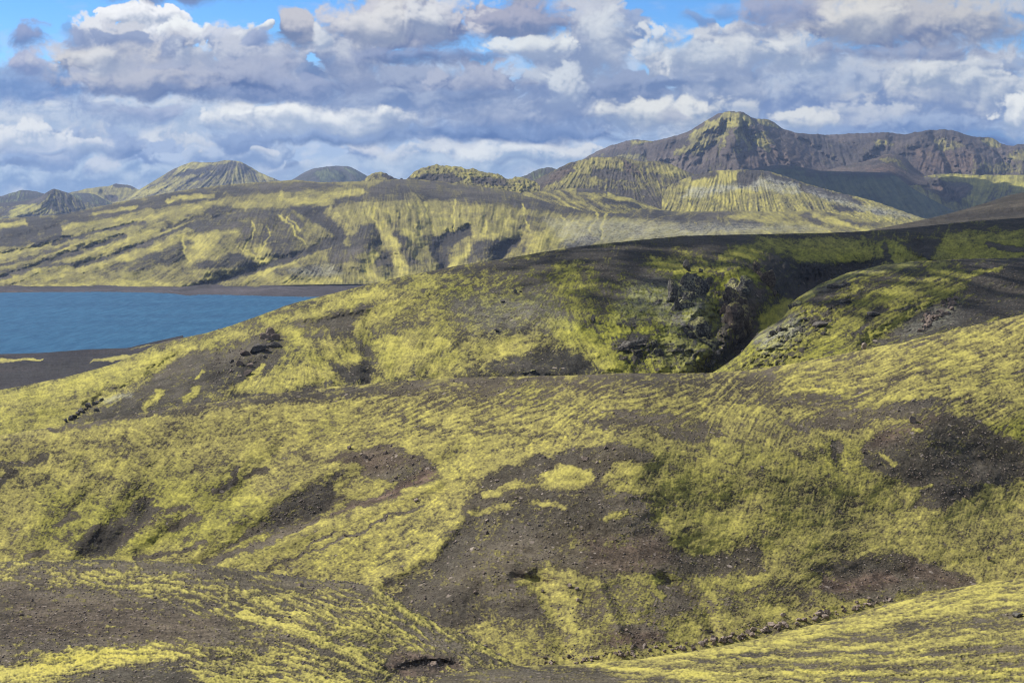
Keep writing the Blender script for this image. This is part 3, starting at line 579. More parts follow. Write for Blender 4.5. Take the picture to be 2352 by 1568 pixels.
# ---------------------------------------------------------------- dark slope, middle ridge with the gorge
def p_darkslope(cv):
    cv.ch['moss'][:] = .04; cv.ch['dark'][:] = .35
    many(cv, 'dark', [(.9, 's', [(2180, 500), (2260, 492), (2352, 486), (2480, 480)], 7)])
    groove(cv, [(2150, 508), (2260, 494), (2352, 488), (2480, 482)], 12, 30)
    comb(cv, [(2250, 480, -1, .35)], 14, .1, .06, .08, dzm=.2, dzn=.5, seed=36)
terrain('hill', 'darkslope', [(1940, 545), (2001, 528), (2068, 515), (2135, 501.6), (2201, 485), (2268, 465), (2318, 448), (2352, 442), (2520, 415)], [(1940, 580), (2520, 560)],
    [(2001, 529, 1250), (2201, 486, 1400), (2352, 443, 1550), (2500, 418, 1650), (1950, 575, 1100), (2201, 560, 1050), (2400, 550, 1050)],
    p_darkslope, M_RIDGE, 'bare dark ash slope rising at the right behind the gorge ridge', 'hill', (1940, 2520), 2.0, 1.6, (.03, 8), (.35, .3, 8), (.8, 17), 19)

def p_ridge(cv):
    g = cv.ch['moss']; g[:] = .47; cv.ch['green'] += .22
    many(cv, 'moss', [
        (.06, 'p', [(1000, 622), (1184, 592), (1317, 570), (1451, 556), (1568, 543), (1735, 540), (1968, 534), (2235, 510), (2520, 490), (2520, 520), (2352, 528), (2200, 530), (2000, 545), (1850, 548), (1740, 545), (1700, 560), (1720, 590), (1690, 600), (1640, 580), (1560, 572), (1440, 590), (1370, 605), (1320, 600), (1250, 612), (1100, 625)], 9),
        (.1, 'p', [(1440, 585), (1470, 600), (1520, 640), (1555, 662), (1500, 660), (1440, 640), (1400, 625)]), (.1, 'p', [(1370, 590), (1420, 600), (1410, 640), (1370, 620)]),
        (.8, 'p', [(1480, 590), (1560, 600), (1620, 630), (1600, 645), (1540, 625)]), (.75, 'p', [(1680, 560), (1740, 580), (1730, 600), (1650, 590)]),
        (.74, 'p', [(1740, 545), (1850, 550), (1980, 548), (2030, 560), (2020, 600), (1930, 605), (1840, 600), (1780, 585)]), (.8, 'p', [(2030, 560), (2100, 545), (2200, 535), (2352, 530), (2520, 520), (2520, 600), (2200, 600), (2050, 605)]),
        (.03, 'p', [(1775, 585), (1850, 604), (1930, 606), (2000, 598), (2040, 602), (1950, 630), (1880, 660), (1830, 690), (1790, 680), (1770, 640), (1750, 610)], 4),
        (.05, 'p', [(2060, 560), (2100, 545), (2160, 545), (2150, 580), (2130, 595), (2090, 575)]), (.1, 's', [(2030, 565), (2050, 600)], 7), (.06, 's', [(2270, 562), (2352, 575)], 6),
        (.15, 'p', [(370, 845), (420, 815), (520, 800), (600, 770), (640, 790), (640, 830), (600, 890), (480, 920), (300, 945), (250, 940), (330, 880)], 7), (.24, 's', [(150, 975), (300, 948), (500, 918), (760, 884)], 11), (.12, 'p', [(640, 750), (720, 748), (800, 760), (840, 730), (810, 720), (700, 735)]),
        (.12, 'p', [(810, 760), (850, 810), (860, 880), (800, 880), (760, 840), (700, 770), (730, 765)]), (.12, 'p', [(1150, 830), (1250, 790), (1330, 820), (1400, 858), (1300, 862), (1080, 866)], 10), (.2, 'p', [(820, 700), (900, 690), (860, 740), (800, 745)]),
        (.85, 'p', [(-160, 940), (0, 905), (150, 868), (270, 838), (400, 793), (520, 765), (560, 765), (420, 812), (360, 850), (300, 880), (200, 900), (0, 945)]), (.7, 'p', [(-160, 950), (200, 905), (300, 890), (230, 930), (150, 975), (0, 1010), (-160, 1020)]),
        (.85, 'p', [(640, 750), (690, 752), (720, 790), (770, 870), (740, 872), (680, 790)]), (.75, 'p', [(720, 770), (800, 780), (840, 820), (800, 850), (740, 820)]), (.85, 'p', [(600, 740), (700, 715), (830, 675), (1000, 645), (1000, 655), (840, 690), (720, 726), (620, 750)]),
        (.84, 'p', [(860, 780), (980, 750), (1040, 790), (960, 830), (920, 870), (880, 860)]), (.8, 'p', [(880, 690), (960, 680), (920, 720), (880, 740), (815, 760), (820, 735)]), (.36, 'p', [(1000, 680), (1200, 650), (1300, 700), (1200, 760), (1060, 740)], 18),
        (.8, 'p', [(1250, 720), (1330, 740), (1420, 820), (1450, 858), (1400, 855), (1290, 790)]), (.74, 'p', [(1080, 780), (1240, 760), (1260, 790), (1150, 825), (1000, 862), (960, 850)]), (.8, 's', [(430, 918), (450, 895)], 8), (.85, 's', [(450, 868), (465, 850)], 4), (.85, 's', [(330, 940), (370, 900)], 7), (.9, 's', [(560, 880), (600, 840)], 6), (.8, 'p', [(520, 895), (620, 850), (700, 840), (740, 880), (600, 905)]),
        (.1, 'p', [(1655, 690), (1690, 660), (1720, 640), (1760, 660), (1750, 720), (1740, 790), (1700, 830), (1640, 850), (1640, 780)]), (.05, 'p', [(1400, 800), (1450, 770), (1490, 780), (1470, 810)]), (.95, 'p', [(1738, 785), (1748, 725), (1790, 690), (1815, 690), (1800, 740), (1760, 785)], 4),
    ])
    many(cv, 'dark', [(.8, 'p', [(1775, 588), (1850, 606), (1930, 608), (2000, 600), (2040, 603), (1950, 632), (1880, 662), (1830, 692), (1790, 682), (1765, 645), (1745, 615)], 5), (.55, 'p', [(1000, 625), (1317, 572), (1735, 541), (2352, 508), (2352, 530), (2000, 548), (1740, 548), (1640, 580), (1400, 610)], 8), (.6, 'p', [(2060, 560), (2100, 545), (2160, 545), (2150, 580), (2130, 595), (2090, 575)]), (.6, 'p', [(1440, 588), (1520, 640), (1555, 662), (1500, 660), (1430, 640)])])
    many(cv, 'red', [(.55, 'p', [(1690, 700), (1740, 690), (1745, 790), (1690, 820), (1670, 760)]), (.5, 'p', [(1730, 620), (1780, 640), (1780, 690), (1740, 680)]), (.5, 'p', [(1850, 620), (1950, 612), (1900, 640), (1850, 660)])])
    many(cv, 'green', [(.6, 'p', [(960, 640), (1300, 575), (1500, 560), (1420, 860), (1250, 740), (1050, 720)], 30), (.9, 'p', [(1480, 590), (1800, 560), (2100, 540), (2520, 520), (2520, 610), (2000, 605), (1800, 700), (1700, 860), (1420, 860), (1340, 760), (1400, 650)], 40), (.7, 'p', [(1740, 700), (1800, 690), (1790, 740), (1750, 770)])])  # greener, darker moss tones painted in for the cloud shade on ridge and gorge
    many(cv, 'pale', [(.42, 'p', [(1500, 640), (1560, 660), (1620, 690), (1640, 740), (1560, 760), (1500, 720), (1420, 730), (1440, 660)], 14), (.2, 'p', [(1520, 770), (1600, 740), (1640, 790), (1580, 850), (1500, 820)], 12), (.5, 's', [(240, 920), (300, 905)], 6), (.25, 'p', [(1050, 700), (1250, 670), (1300, 740), (1100, 760)], 20)])
    # ravine and its crags
    groove(cv, [(1600, 880), (1650, 840), (1700, 800), (1745, 745), (1780, 700), (1830, 660), (1920, 630), (2000, 605)], [24, 26, 26, 24, 24, 24, 24, 16], 26, False)
    groove(cv, [(1660, 850), (1740, 740), (1790, 690)], 14, 5, False)
    for pts, w, a in [([(1580, 650), (1600, 700), (1570, 740)], 26, -22), ([(1690, 625), (1710, 680), (1700, 720)], 24, -26), ([(1560, 790), (1620, 800)], 24, -16), ([(1420, 790), (1480, 790)], 16, -8), ([(1500, 790), (1520, 840)], 18, -8), ([(1640, 720), (1640, 790)], 16, 14), ([(2110, 560), (2100, 590)], 18, 26), ([(2060, 575), (2160, 595)], 10, -12),
                      ([(620, 765), (600, 790)], 24, -10), ([(845, 755), (860, 830), (850, 890)], 24, 6), ([(640, 780), (560, 890)], 30, 8), ([(1330, 760), (1440, 860)], 22, -8), ([(1180, 830), (1300, 850)], 30, -6), ([(200, 930), (330, 870), (420, 810)], 12, 9), ([(700, 730), (860, 700), (1000, 665)], 12, -10), ([(680, 790), (760, 880)], 12, -5)]:
        groove(cv, pts, w, a)
    crag = cv.poly([(1380, 760), (1480, 660), (1560, 625), (1700, 600), (1790, 640), (1790, 700), (1740, 760), (1690, 830), (1600, 870), (1420, 830)], 22)
    rg = fbm(cv.wx / 34, cv.wy / 24, 5, 44, .6, True)
    cv.ch['rel'] += -6 * crag * (rg - .2); cv.ch['crag'] = crag
    cv.ch['moss'] += crag * (.14 - sst(.45, .8, rg) * .35)
    cv.ch['dark'] += crag * sst(.4, .85, rg) * .5
    wall = cv.poly([(1760, 590), (1850, 606), (2040, 602), (1950, 632), (1830, 695), (1780, 690)], 8)
    cv.ch['rel'] += wall * 9 * fbm(cv.X / 18, cv.Y / 40, 4, 47, .6, True)
    cv.ch['rel'] += 7 * fbm(cv.X / 90, cv.Y / 60, 3, 45)
    comb(cv, [(100, 930, -1, .3), (400, 840, -1, .4), (700, 740, -1, .35), (600, 850, -.5, 1), (760, 820, .6, 1), (950, 700, -1, .5), (950, 800, -.5, 1), (1150, 700, -1, .5), (1200, 800, -1, .4), (1350, 700, .4, 1), (1380, 790, .7, 1), (1550, 610, .8, 1), (1600, 700, 0, 1), (1850, 575, 1, .4), (2100, 570, -.3, 1), (2300, 560, -1, .3), (1300, 590, -1, .25)],
         9, .10, .24, .26, blot=(80, 44), grain=(5, 3), dzm=.6, dzn=.8, seed=40, gain=1.25, lo=.0)
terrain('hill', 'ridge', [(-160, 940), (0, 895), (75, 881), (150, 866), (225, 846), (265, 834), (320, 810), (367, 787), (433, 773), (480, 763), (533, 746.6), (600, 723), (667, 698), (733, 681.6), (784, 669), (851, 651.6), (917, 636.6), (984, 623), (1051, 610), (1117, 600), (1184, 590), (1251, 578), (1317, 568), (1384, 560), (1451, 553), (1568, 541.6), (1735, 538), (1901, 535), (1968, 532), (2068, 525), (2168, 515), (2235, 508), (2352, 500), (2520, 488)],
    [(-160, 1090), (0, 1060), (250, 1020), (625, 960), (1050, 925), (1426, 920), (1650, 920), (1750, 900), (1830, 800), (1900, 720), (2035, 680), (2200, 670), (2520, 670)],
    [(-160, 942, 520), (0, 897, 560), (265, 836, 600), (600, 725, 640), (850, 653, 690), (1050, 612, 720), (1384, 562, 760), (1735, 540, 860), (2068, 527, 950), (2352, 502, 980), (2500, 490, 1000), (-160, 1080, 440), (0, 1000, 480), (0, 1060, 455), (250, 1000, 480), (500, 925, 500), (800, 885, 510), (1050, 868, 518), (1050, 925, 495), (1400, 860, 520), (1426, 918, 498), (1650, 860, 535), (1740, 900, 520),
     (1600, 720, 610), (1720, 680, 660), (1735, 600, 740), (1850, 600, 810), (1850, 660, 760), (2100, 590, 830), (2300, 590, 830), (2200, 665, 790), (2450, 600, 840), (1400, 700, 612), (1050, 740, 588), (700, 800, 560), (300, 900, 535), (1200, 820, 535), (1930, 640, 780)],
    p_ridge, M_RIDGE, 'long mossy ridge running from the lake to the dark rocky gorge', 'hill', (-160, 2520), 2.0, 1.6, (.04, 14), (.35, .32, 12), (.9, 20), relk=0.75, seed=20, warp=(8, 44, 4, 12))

def p_gorgeside(cv):
    g = cv.ch['moss']; g[:] = .64; cv.ch['green'][:] = .55
    many(cv, 'moss', [(.05, 'p', [(2180, 590), (2520, 585), (2520, 700), (2352, 722), (2200, 756), (2060, 790), (2000, 795), (2060, 770), (2100, 730), (2150, 700), (2230, 680), (2150, 660), (2230, 630), (2200, 610)], 8),
        (.7, 's', [(2150, 650), (2240, 630), (2300, 618)], 5), (.8, 'p', [(2120, 655), (2230, 645), (2220, 665), (2120, 680)]), (.1, 'p', [(2040, 770), (2110, 725), (2200, 690), (2200, 720), (2120, 755)]), (.25, 'p', [(1990, 640), (2100, 610), (2180, 606), (2120, 630), (2050, 650), (1990, 665)], 12),
        (.05, 'p', [(1880, 665), (1950, 645), (1945, 660), (1890, 690), (1870, 690)]), (.08, 's', [(1900, 700), (1950, 690)], 5), (.05, 's', [(1990, 730), (2030, 710)], 7), (.1, 's', [(1870, 745), (1900, 740)], 6), (.08, 's', [(1990, 745), (1960, 770)], 5)])
    many(cv, 'dark', [(.55, 'p', [(2180, 590), (2520, 585), (2520, 700), (2352, 722), (2060, 790), (2100, 740), (2200, 690), (2250, 660)], 14)])
    many(cv, 'pale', [(.15, 's', [(1850, 680), (1951, 630), (2035, 612), (2101, 606)], 10), (.7, 'p', [(1740, 770), (1830, 730), (1840, 760), (1760, 810)], 12), (.35, 'p', [(2060, 760), (2200, 690), (2200, 730), (2100, 770)], 10)])  # first stroke paints the glancing sheen along the crest
    for pts, w, a in [([(1880, 680), (1950, 650)], 10, 7), ([(2000, 790), (2100, 740), (2220, 690), (2352, 660)], 26, 14), ([(1990, 735), (2040, 710)], 10, 5), ([(1760, 800), (1820, 740)], 14, -6), ([(2060, 690), (2160, 640)], 22, -8)]:
        groove(cv, pts, w, a)
    rg = fbm(cv.wx / 26, cv.wy / 17, 5, 54, .6, True); cr = cv.poly([(1640, 860), (1740, 760), (1810, 690), (1960, 630), (2000, 660), (1920, 740), (1800, 850)], 22)
    cv.ch['rel'] += -6 * cr * rg; cv.ch['moss'] -= cr * sst(.4, .8, rg) * .35; cv.ch['dark'] += cr * sst(.4, .8, rg) * .5
    bo = cv.poly([(2050, 770), (2110, 722), (2210, 690), (2210, 722), (2120, 758)], 8)
    cv.ch['rel'] += -3 * bo * fbm(cv.X / 10, cv.Y / 9, 3, 56, .6, True)
    comb(cv, [(1800, 760, -1, .7), (1950, 700, -1, .55), (2100, 660, -1, .45), (2250, 690, -1, .45), (1900, 800, -1, .5)], 12, .22, .2, .22, blot=(60, 30), dzm=.6, dzn=.8, seed=50, gain=1.1)
terrain('hill', 'gorgeside', [(1560, 905), (1658, 842), (1701, 811.6), (1741, 765), (1801, 728), (1815, 698), (1835, 681.6), (1885, 651.6), (1951, 625), (2035, 606.6), (2101, 600), (2201, 595), (2352, 592), (2520, 590)],
    [(1560, 940), (1700, 910), (1926, 880), (2201, 830), (2520, 790)],
    [(1658, 843, 480), (1741, 766, 515), (1835, 683, 560), (1951, 626, 600), (2101, 601, 640), (2352, 593, 690), (2500, 590, 700), (1600, 930, 440), (1726, 900, 445), (1926, 860, 452), (2201, 810, 470), (2500, 780, 490), (2000, 740, 515), (2200, 700, 545)],
    p_gorgeside, M_RIDGE, 'mossy spur with dark ash and boulders on the near side of the gorge', 'hill', (1560, 2520), 2.0, 1.6, (.05, 12), (.18, .5, 10), (1.4, 15), relk=0.8, seed=21, warp=(7, 40, 4, 11))

# ---------------------------------------------------------------- the big sunlit slope
def p_slope(cv):
    g = cv.ch['moss']; g[:] = .66
    many(cv, 'moss', [
        (0.22, 'p', [(375, 940), (500, 924), (750, 892), (1050, 869), (1326, 864), (1626, 859), (1780, 850), (1780, 868), (1500, 880), (1250, 880), (1000, 895), (750, 915), (500, 940), (375, 950)], 7), (.25, 's', [(120, 984), (250, 966), (390, 941)], 6),
        (0.35, 'p', [(900, 890), (1500, 868), (1800, 862), (1700, 900), (1300, 910), (1000, 930)], 14), (0.25, 'p', [(1340, 965), (1420, 945), (1560, 950), (1620, 970), (1500, 985), (1380, 985)]), (0.22, 'p', [(1790, 965), (1900, 945), (2100, 920), (2230, 905), (2230, 925), (2060, 960), (1950, 985), (1830, 990)]),
        (0.3, 'p', [(1700, 920), (1850, 905), (2050, 890), (2000, 915), (1800, 945)]), (0.3, 'p', [(1500, 985), (1620, 975), (1700, 1010), (1560, 1015)]),
        (0.18, 'p', [(1130, 1085), (1220, 1050), (1330, 1030), (1430, 1015), (1510, 1040), (1500, 1060), (1420, 1060), (1400, 1085), (1370, 1110), (1250, 1090), (1200, 1100), (1130, 1130), (1090, 1130)], 4),
        (0.2, 'p', [(1060, 1170), (1090, 1130), (1180, 1110), (1250, 1120), (1370, 1120), (1440, 1130), (1490, 1150), (1500, 1200), (1560, 1240), (1690, 1265), (1750, 1290), (1700, 1320), (1560, 1330), (1450, 1320), (1380, 1330), (1260, 1290), (1180, 1330), (900, 1350), (880, 1330), (980, 1290), (1030, 1240), (1060, 1210)], 6),
        (0.88, 'p', [(1240, 1085), (1290, 1065), (1350, 1075), (1365, 1105), (1300, 1120), (1250, 1105)], 3), (0.85, 's', [(1110, 1140), (1200, 1110)], 9), (0.8, 's', [(1090, 1175), (1170, 1160)], 7), (0.75, 's', [(1230, 1150), (1290, 1165)], 6), (0.8, 's', [(1390, 1190), (1440, 1175)], 8), (0.85, 'p', [(1420, 1070), (1520, 1075), (1520, 1100), (1440, 1095)]),
        (0.16, 'p', [(1990, 1010), (2050, 975), (2170, 950), (2230, 960), (2300, 1000), (2352, 1020), (2520, 1030), (2520, 1080), (2352, 1100), (2270, 1110), (2180, 1165), (2090, 1170), (2120, 1130), (2060, 1100), (1985, 1080), (1970, 1040)], 5),
        (0.18, 'p', [(1900, 1015), (1935, 1010), (1945, 1050), (1920, 1070)], 3), (0.85, 's', [(2020, 1045), (2060, 1065)], 5), (0.8, 's', [(2080, 1130), (2150, 1110)], 5), (0.7, 's', [(2090, 985), (2110, 990)], 4),
        (0.17, 'p', [(1860, 1310), (1950, 1285), (2050, 1270), (2150, 1290), (2250, 1340), (2200, 1350), (2100, 1365), (1980, 1390), (1900, 1360)], 5), (0.18, 'p', [(1560, 1270), (1680, 1260), (1750, 1250), (1760, 1290), (1740, 1330), (1640, 1310)]),
        (0.8, 'p', [(1530, 1210), (1620, 1170), (1700, 1180), (1750, 1240), (1650, 1270), (1590, 1275), (1540, 1250)], 4), (0.72, 'p', [(1945, 1000), (1985, 1000), (1975, 1060), (2000, 1100), (1960, 1130), (1925, 1090)]),
        (0.5, 'p', [(1430, 1330), (1560, 1320), (1700, 1330), (1860, 1330), (1880, 1380), (1700, 1410), (1500, 1450), (1400, 1480), (1300, 1470), (1280, 1400)], 12), (0.22, 'p', [(1380, 1450), (1420, 1440), (1540, 1445), (1530, 1475), (1400, 1485)]),
        (0.2, 'p', [(1500, 1340), (1560, 1345), (1580, 1400), (1500, 1420)]), (0.84, 's', [(1500, 1325), (1520, 1370)], 9), (0.8, 's', [(1600, 1330), (1640, 1370)], 9), (0.8, 's', [(1290, 1370), (1310, 1420), (1330, 1470)], 12), (0.85, 's', [(1700, 1350), (1740, 1330)], 10), (0.84, 's', [(1540, 1455), (1700, 1415), (1820, 1395)], 14), (0.85, 's', [(1870, 1400), (2000, 1380)], 7),
        (0.2, 'p', [(900, 1370), (960, 1330), (1060, 1310), (1180, 1320), (1230, 1370), (1280, 1440), (1300, 1480), (1180, 1440), (1100, 1430), (1000, 1440), (930, 1400)]), (0.6, 'p', [(1060, 1470), (1180, 1420), (1260, 1420), (1300, 1500), (1180, 1530)], 10),
        (0.2, 'p', [(700, 1060), (800, 1035), (900, 1020), (1000, 1060), (1000, 1075), (930, 1110), (880, 1100), (820, 1090), (830, 1070), (760, 1055)], 4), (0.15, 'p', [(880, 1130), (940, 1100), (985, 1070), (1005, 1078), (990, 1100), (900, 1140), (800, 1175), (750, 1190), (800, 1160)], 3),
        (0.15, 'p', [(560, 1230), (610, 1195), (640, 1160), (700, 1120), (750, 1100), (790, 1075), (800, 1080), (760, 1120), (770, 1150), (740, 1180), (690, 1205), (600, 1230), (470, 1290), (530, 1255)], 4),
        (0.15, 'p', [(170, 1280), (180, 1240), (210, 1210), (280, 1190), (310, 1150), (350, 1145), (365, 1180), (330, 1210), (300, 1240), (260, 1275)], 4), (0.16, 'p', [(320, 1150), (345, 1140), (360, 1180), (320, 1190)], 3), (0.06, 's', [(490, 1130), (535, 1105), (545, 1075)], 8), (0.06, 's', [(570, 1100), (605, 1072)], 6), (0.08, 's', [(390, 1215), (450, 1190)], 7), (0.15, 's', [(0, 1070), (60, 1060), (100, 1050)], 9), (0.12, 's', [(0, 1110), (20, 1090)], 10), (0.1, 's', [(390, 1170), (430, 1165)], 7), (0.12, 's', [(60, 1280), (110, 1270)], 6), (0.15, 's', [(130, 1210), (170, 1180)], 8),
        (0.06, 's', [(480, 1292), (580, 1260), (640, 1230), (740, 1190)], [4, 6, 7, 4]), (0.1, 's', [(700, 1255), (770, 1220)], 3.5), (0.12, 's', [(600, 1320), (700, 1270), (800, 1230), (900, 1185), (980, 1160)], 2.6), (0.1, 's', [(470, 1245), (400, 1270), (300, 1285)], 4),
    ])
    many(cv, 'bright', [(.8, 'p', [(1170, 1010), (1330, 960), (1500, 930), (1700, 900), (1950, 870), (2000, 876), (1750, 920), (1550, 960), (1420, 1000), (1200, 1040)], 10), (.55, 'p', [(600, 1010), (900, 990), (1000, 970), (1000, 985), (800, 1020)], 10), (.6, 'p', [(960, 1100), (1100, 1060), (1100, 1200), (900, 1330), (700, 1310), (830, 1200)], 24), (.5, 'p', [(1780, 1010), (1960, 1010), (1960, 1100), (1800, 1080)], 20), (.5, 's', [(580, 1090), (560, 1120)], 10)])
    many(cv, 'green', [(.16, 'p', [(1400, 1050), (1900, 1000), (2000, 1100), (1900, 1200), (1700, 1300), (1900, 1370), (1400, 1480), (1280, 1370), (1500, 1200)], 40), (.4, 'p', [(1900, 1010), (1990, 1010), (1980, 1100), (1920, 1100)], 16), (.7, 'p', [(2230, 980), (2352, 960), (2352, 1010), (2300, 1000)], 8), (.45, 'p', [(100, 1120), (560, 1080), (620, 1220), (300, 1290), (60, 1280)], 30)])
    many(cv, 'red', [(.9, 'p', [(880, 1130), (940, 1100), (985, 1070), (1005, 1078), (990, 1100), (900, 1140), (760, 1185)], 4), (.8, 'p', [(1870, 1330), (1990, 1320), (2060, 1310), (2060, 1340), (1950, 1365), (1880, 1350)], 6), (.8, 'p', [(1180, 1320), (1260, 1310), (1320, 1340), (1240, 1350)], 5), (.5, 'p', [(1330, 1240), (1500, 1230), (1560, 1260), (1480, 1320), (1350, 1300)], 12), (.7, 'p', [(1990, 1000), (2160, 955), (2080, 1000), (2000, 1030)], 8), (.7, 'p', [(1380, 1455), (1530, 1450), (1500, 1480), (1390, 1485)], 5), (.5, 'p', [(2080, 1275), (2230, 1330), (2190, 1350), (2080, 1330)], 6), (.5, 'p', [(270, 1220), (370, 1190), (360, 1210), (280, 1240)], 5), (.4, 'p', [(720, 1050), (880, 1030), (980, 1065), (840, 1085)], 8)])
    many(cv, 'dark', [(.7, 'p', [(610, 1195), (640, 1160), (700, 1120), (790, 1078), (770, 1150), (740, 1180), (600, 1230)], 5), (.6, 'p', [(170, 1280), (180, 1240), (300, 1190), (310, 1150), (350, 1145), (365, 1180), (300, 1240), (260, 1275)], 5), (.5, 'p', [(2100, 1160), (2170, 1100), (2352, 1090), (2270, 1112), (2180, 1165)], 10), (.4, 'p', [(900, 1400), (1000, 1340), (1240, 1390), (1290, 1470), (1100, 1440), (960, 1440)], 10), (.6, 's', [(540, 1080), (545, 1100), (500, 1125)], 6)])
    # ravines and spurs
    for pts, w, a in [([(290, 1300), (370, 1245), (470, 1200), (540, 1150), (590, 1090), (640, 1040)], [32, 32, 30, 28, 26, 22], 5), ([(460, 1300), (600, 1235), (740, 1185), (880, 1140), (990, 1085), (1060, 1040)], [26, 30, 28, 26, 22, 18], 6), ([(470, 1210), (600, 1150), (720, 1090), (800, 1060)], 34, -5), ([(330, 1180), (340, 1150)], 20, 3), ([(250, 1270), (330, 1190), (380, 1140)], 24, 4),
        ([(170, 1270), (240, 1180), (300, 1110)], 22, -3.5), ([(100, 1270), (140, 1190), (220, 1120)], 20, 3), ([(600, 1320), (800, 1230), (980, 1160)], 9, 1.2), ([(500, 1300), (800, 1190), (1000, 1110)], 16, -5), ([(860, 1340), (1000, 1260), (1080, 1170)], 20, -5),
        ([(1000, 1420), (1080, 1330), (1160, 1310)], 40, -6), ([(1180, 1322), (1262, 1340)], 7, 2.2), ([(1240, 1330), (1270, 1420), (1300, 1490)], 26, 4), ([(1400, 1020), (1480, 1060)], 30, -4), ([(1700, 1020), (1850, 1030)], 40, -3), ([(1920, 1020), (1935, 1075)], 12, 2.5), ([(2090, 1040), (2230, 1060)], 50, 4), ([(1560, 1220), (1700, 1220)], 46, -2), ([(1580, 1285), (1740, 1285)], 24, 1), ([(1900, 1330), (2200, 1320)], 30, 2.2), ([(1350, 1110), (1450, 1160)], 30, 2.5), ([(1520, 1330), (1620, 1400), (1640, 1450)], 14, 4), ([(1380, 1350), (1420, 1440)], 14, -4)]:
        groove(cv, pts, w, a, False)
    for pts, w, a in [([(460, 1215), (620, 1140), (780, 1070)], 36, -8), ([(480, 1290), (640, 1215), (790, 1130), (900, 1115)], 34, 2), ([(560, 1325), (850, 1225), (1080, 1090)], 60, -10), ([(290, 1290), (420, 1222), (560, 1135)], 34, 9), ([(60, 1270), (160, 1150), (260, 1060)], 55, -9), ([(200, 1275), (300, 1175), (380, 1100)], 34, 7),
        ([(1240, 1080), (1150, 1250)], 105, -9), ([(1400, 1180), (1440, 1330)], 60, 6), ([(2150, 1180), (2050, 1330)], 80, -7), ([(1480, 1340), (1420, 1470)], 40, -5), ([(1620, 1340), (1600, 1450)], 34, 5)]:
        groove(cv, pts, w, a * .28, False)
    for k in range(24):
        x = 60 + 22 * k + 6 * math.sin(2.2 * k); y = 1140 + 20 * math.sin(k * 1.7)
        groove(cv, [(x + 60, y - 70), (x, y + 30), (x - 30, y + 110)], 13, .6 if k % 2 else -.6)
    cv.ch['rel'] += 2.6 * fbm(cv.X / 120, cv.Y / 80, 4, 65)
    cv.ch['kfm'] = .75 + 1.5 * sst(1030, 930, cv.Y - .05 * (1400 - cv.X) * (cv.X < 1400)) * sst(500, 1100, cv.X)
    comb(cv, [(150, 1050, -.5, 1), (200, 1200, -.5, 1), (450, 1100, -.8, 1), (600, 1150, -1, .6), (800, 1150, -1, .5), (850, 1250, -1, .55), (700, 980, -1, .12), (1100, 960, -1, .25), (1500, 930, -1, .22), (1900, 880, -1, .22), (2200, 820, -1, .3), (1250, 1150, -.6, 1), (1600, 1080, -.1, 1), (1900, 1080, 0, 1), (2200, 1200, -.3, 1), (1650, 1230, -.4, 1), (1450, 1390, -.4, 1), (1650, 1380, -.3, 1), (1100, 1400, .3, 1), (2000, 1330, -1, .2)],
         8, .10, .26, .32, blot=(90, 42), grain=(6, 3.0), dzm=.6, dzn=.7, seed=60, gain=1.25)
terrain('hill', 'slope', [(-440, 1085), (-160, 1030), (0, 999), (125, 979), (250, 961.6), (375, 939), (500, 921.6), (625, 904), (750, 889), (900, 876.6), (1050, 866.6), (1176, 864), (1326, 861.6), (1426, 856.6), (1626, 856.6), (1726, 849), (1826, 834), (1926, 814), (2026, 794), (2061, 788), (2201, 755), (2352, 721.6), (2520, 685), (2820, 640)],
    [(-160, 1360), (0, 1350), (450, 1350), (620, 1370), (800, 1400), (900, 1430), (1000, 1500), (1100, 1560), (1200, 1590), (1400, 1570), (1600, 1540), (1800, 1500), (2000, 1455), (2100, 1425), (2352, 1395), (2520, 1370), (2820, 1340)],
    [(-420, 1083, 238), (-420, 1350, 200), (2790, 645, 350), (2790, 1000, 268), (2790, 1360, 214), (-160, 1032, 250), (0, 1001, 258), (250, 963, 266), (500, 923, 274), (800, 887, 275), (1050, 868, 270), (1326, 863, 268), (1626, 858, 285), (1926, 816, 305), (2201, 757, 322), (2352, 723, 332), (2500, 690, 340), (-160, 1350, 205), (0, 1290, 215), (300, 1300, 213), (600, 1330, 204), (830, 1350, 199), (1000, 1440, 180), (1170, 1525, 167), (1200, 1585, 161), (1476, 1515, 168), (1726, 1470, 178), (2026, 1390, 198), (2352, 1325, 213), (2500, 1300, 217), (2352, 1390, 204),
     (0, 1150, 236), (250, 1120, 240), (500, 1050, 250), (800, 1150, 230), (1100, 1100, 222), (1450, 1020, 220), (1300, 1250, 197), (1600, 1130, 213), (1800, 1130, 219), (1700, 1050, 226), (2100, 985, 247), (2352, 960, 262), (1650, 1230, 206), (2000, 1200, 222), (2352, 1150, 238)],
    p_slope, M_SLOPE, 'large sunlit slope of yellow moss and brown gravel across the stream gully', 'hill', (-420, 2800), 1.8, 1.5, (.04, 12), (.25, .3, 10), (1.1, 11), relk=0.36, seed=22, warp=(13, 60, 6, 17))

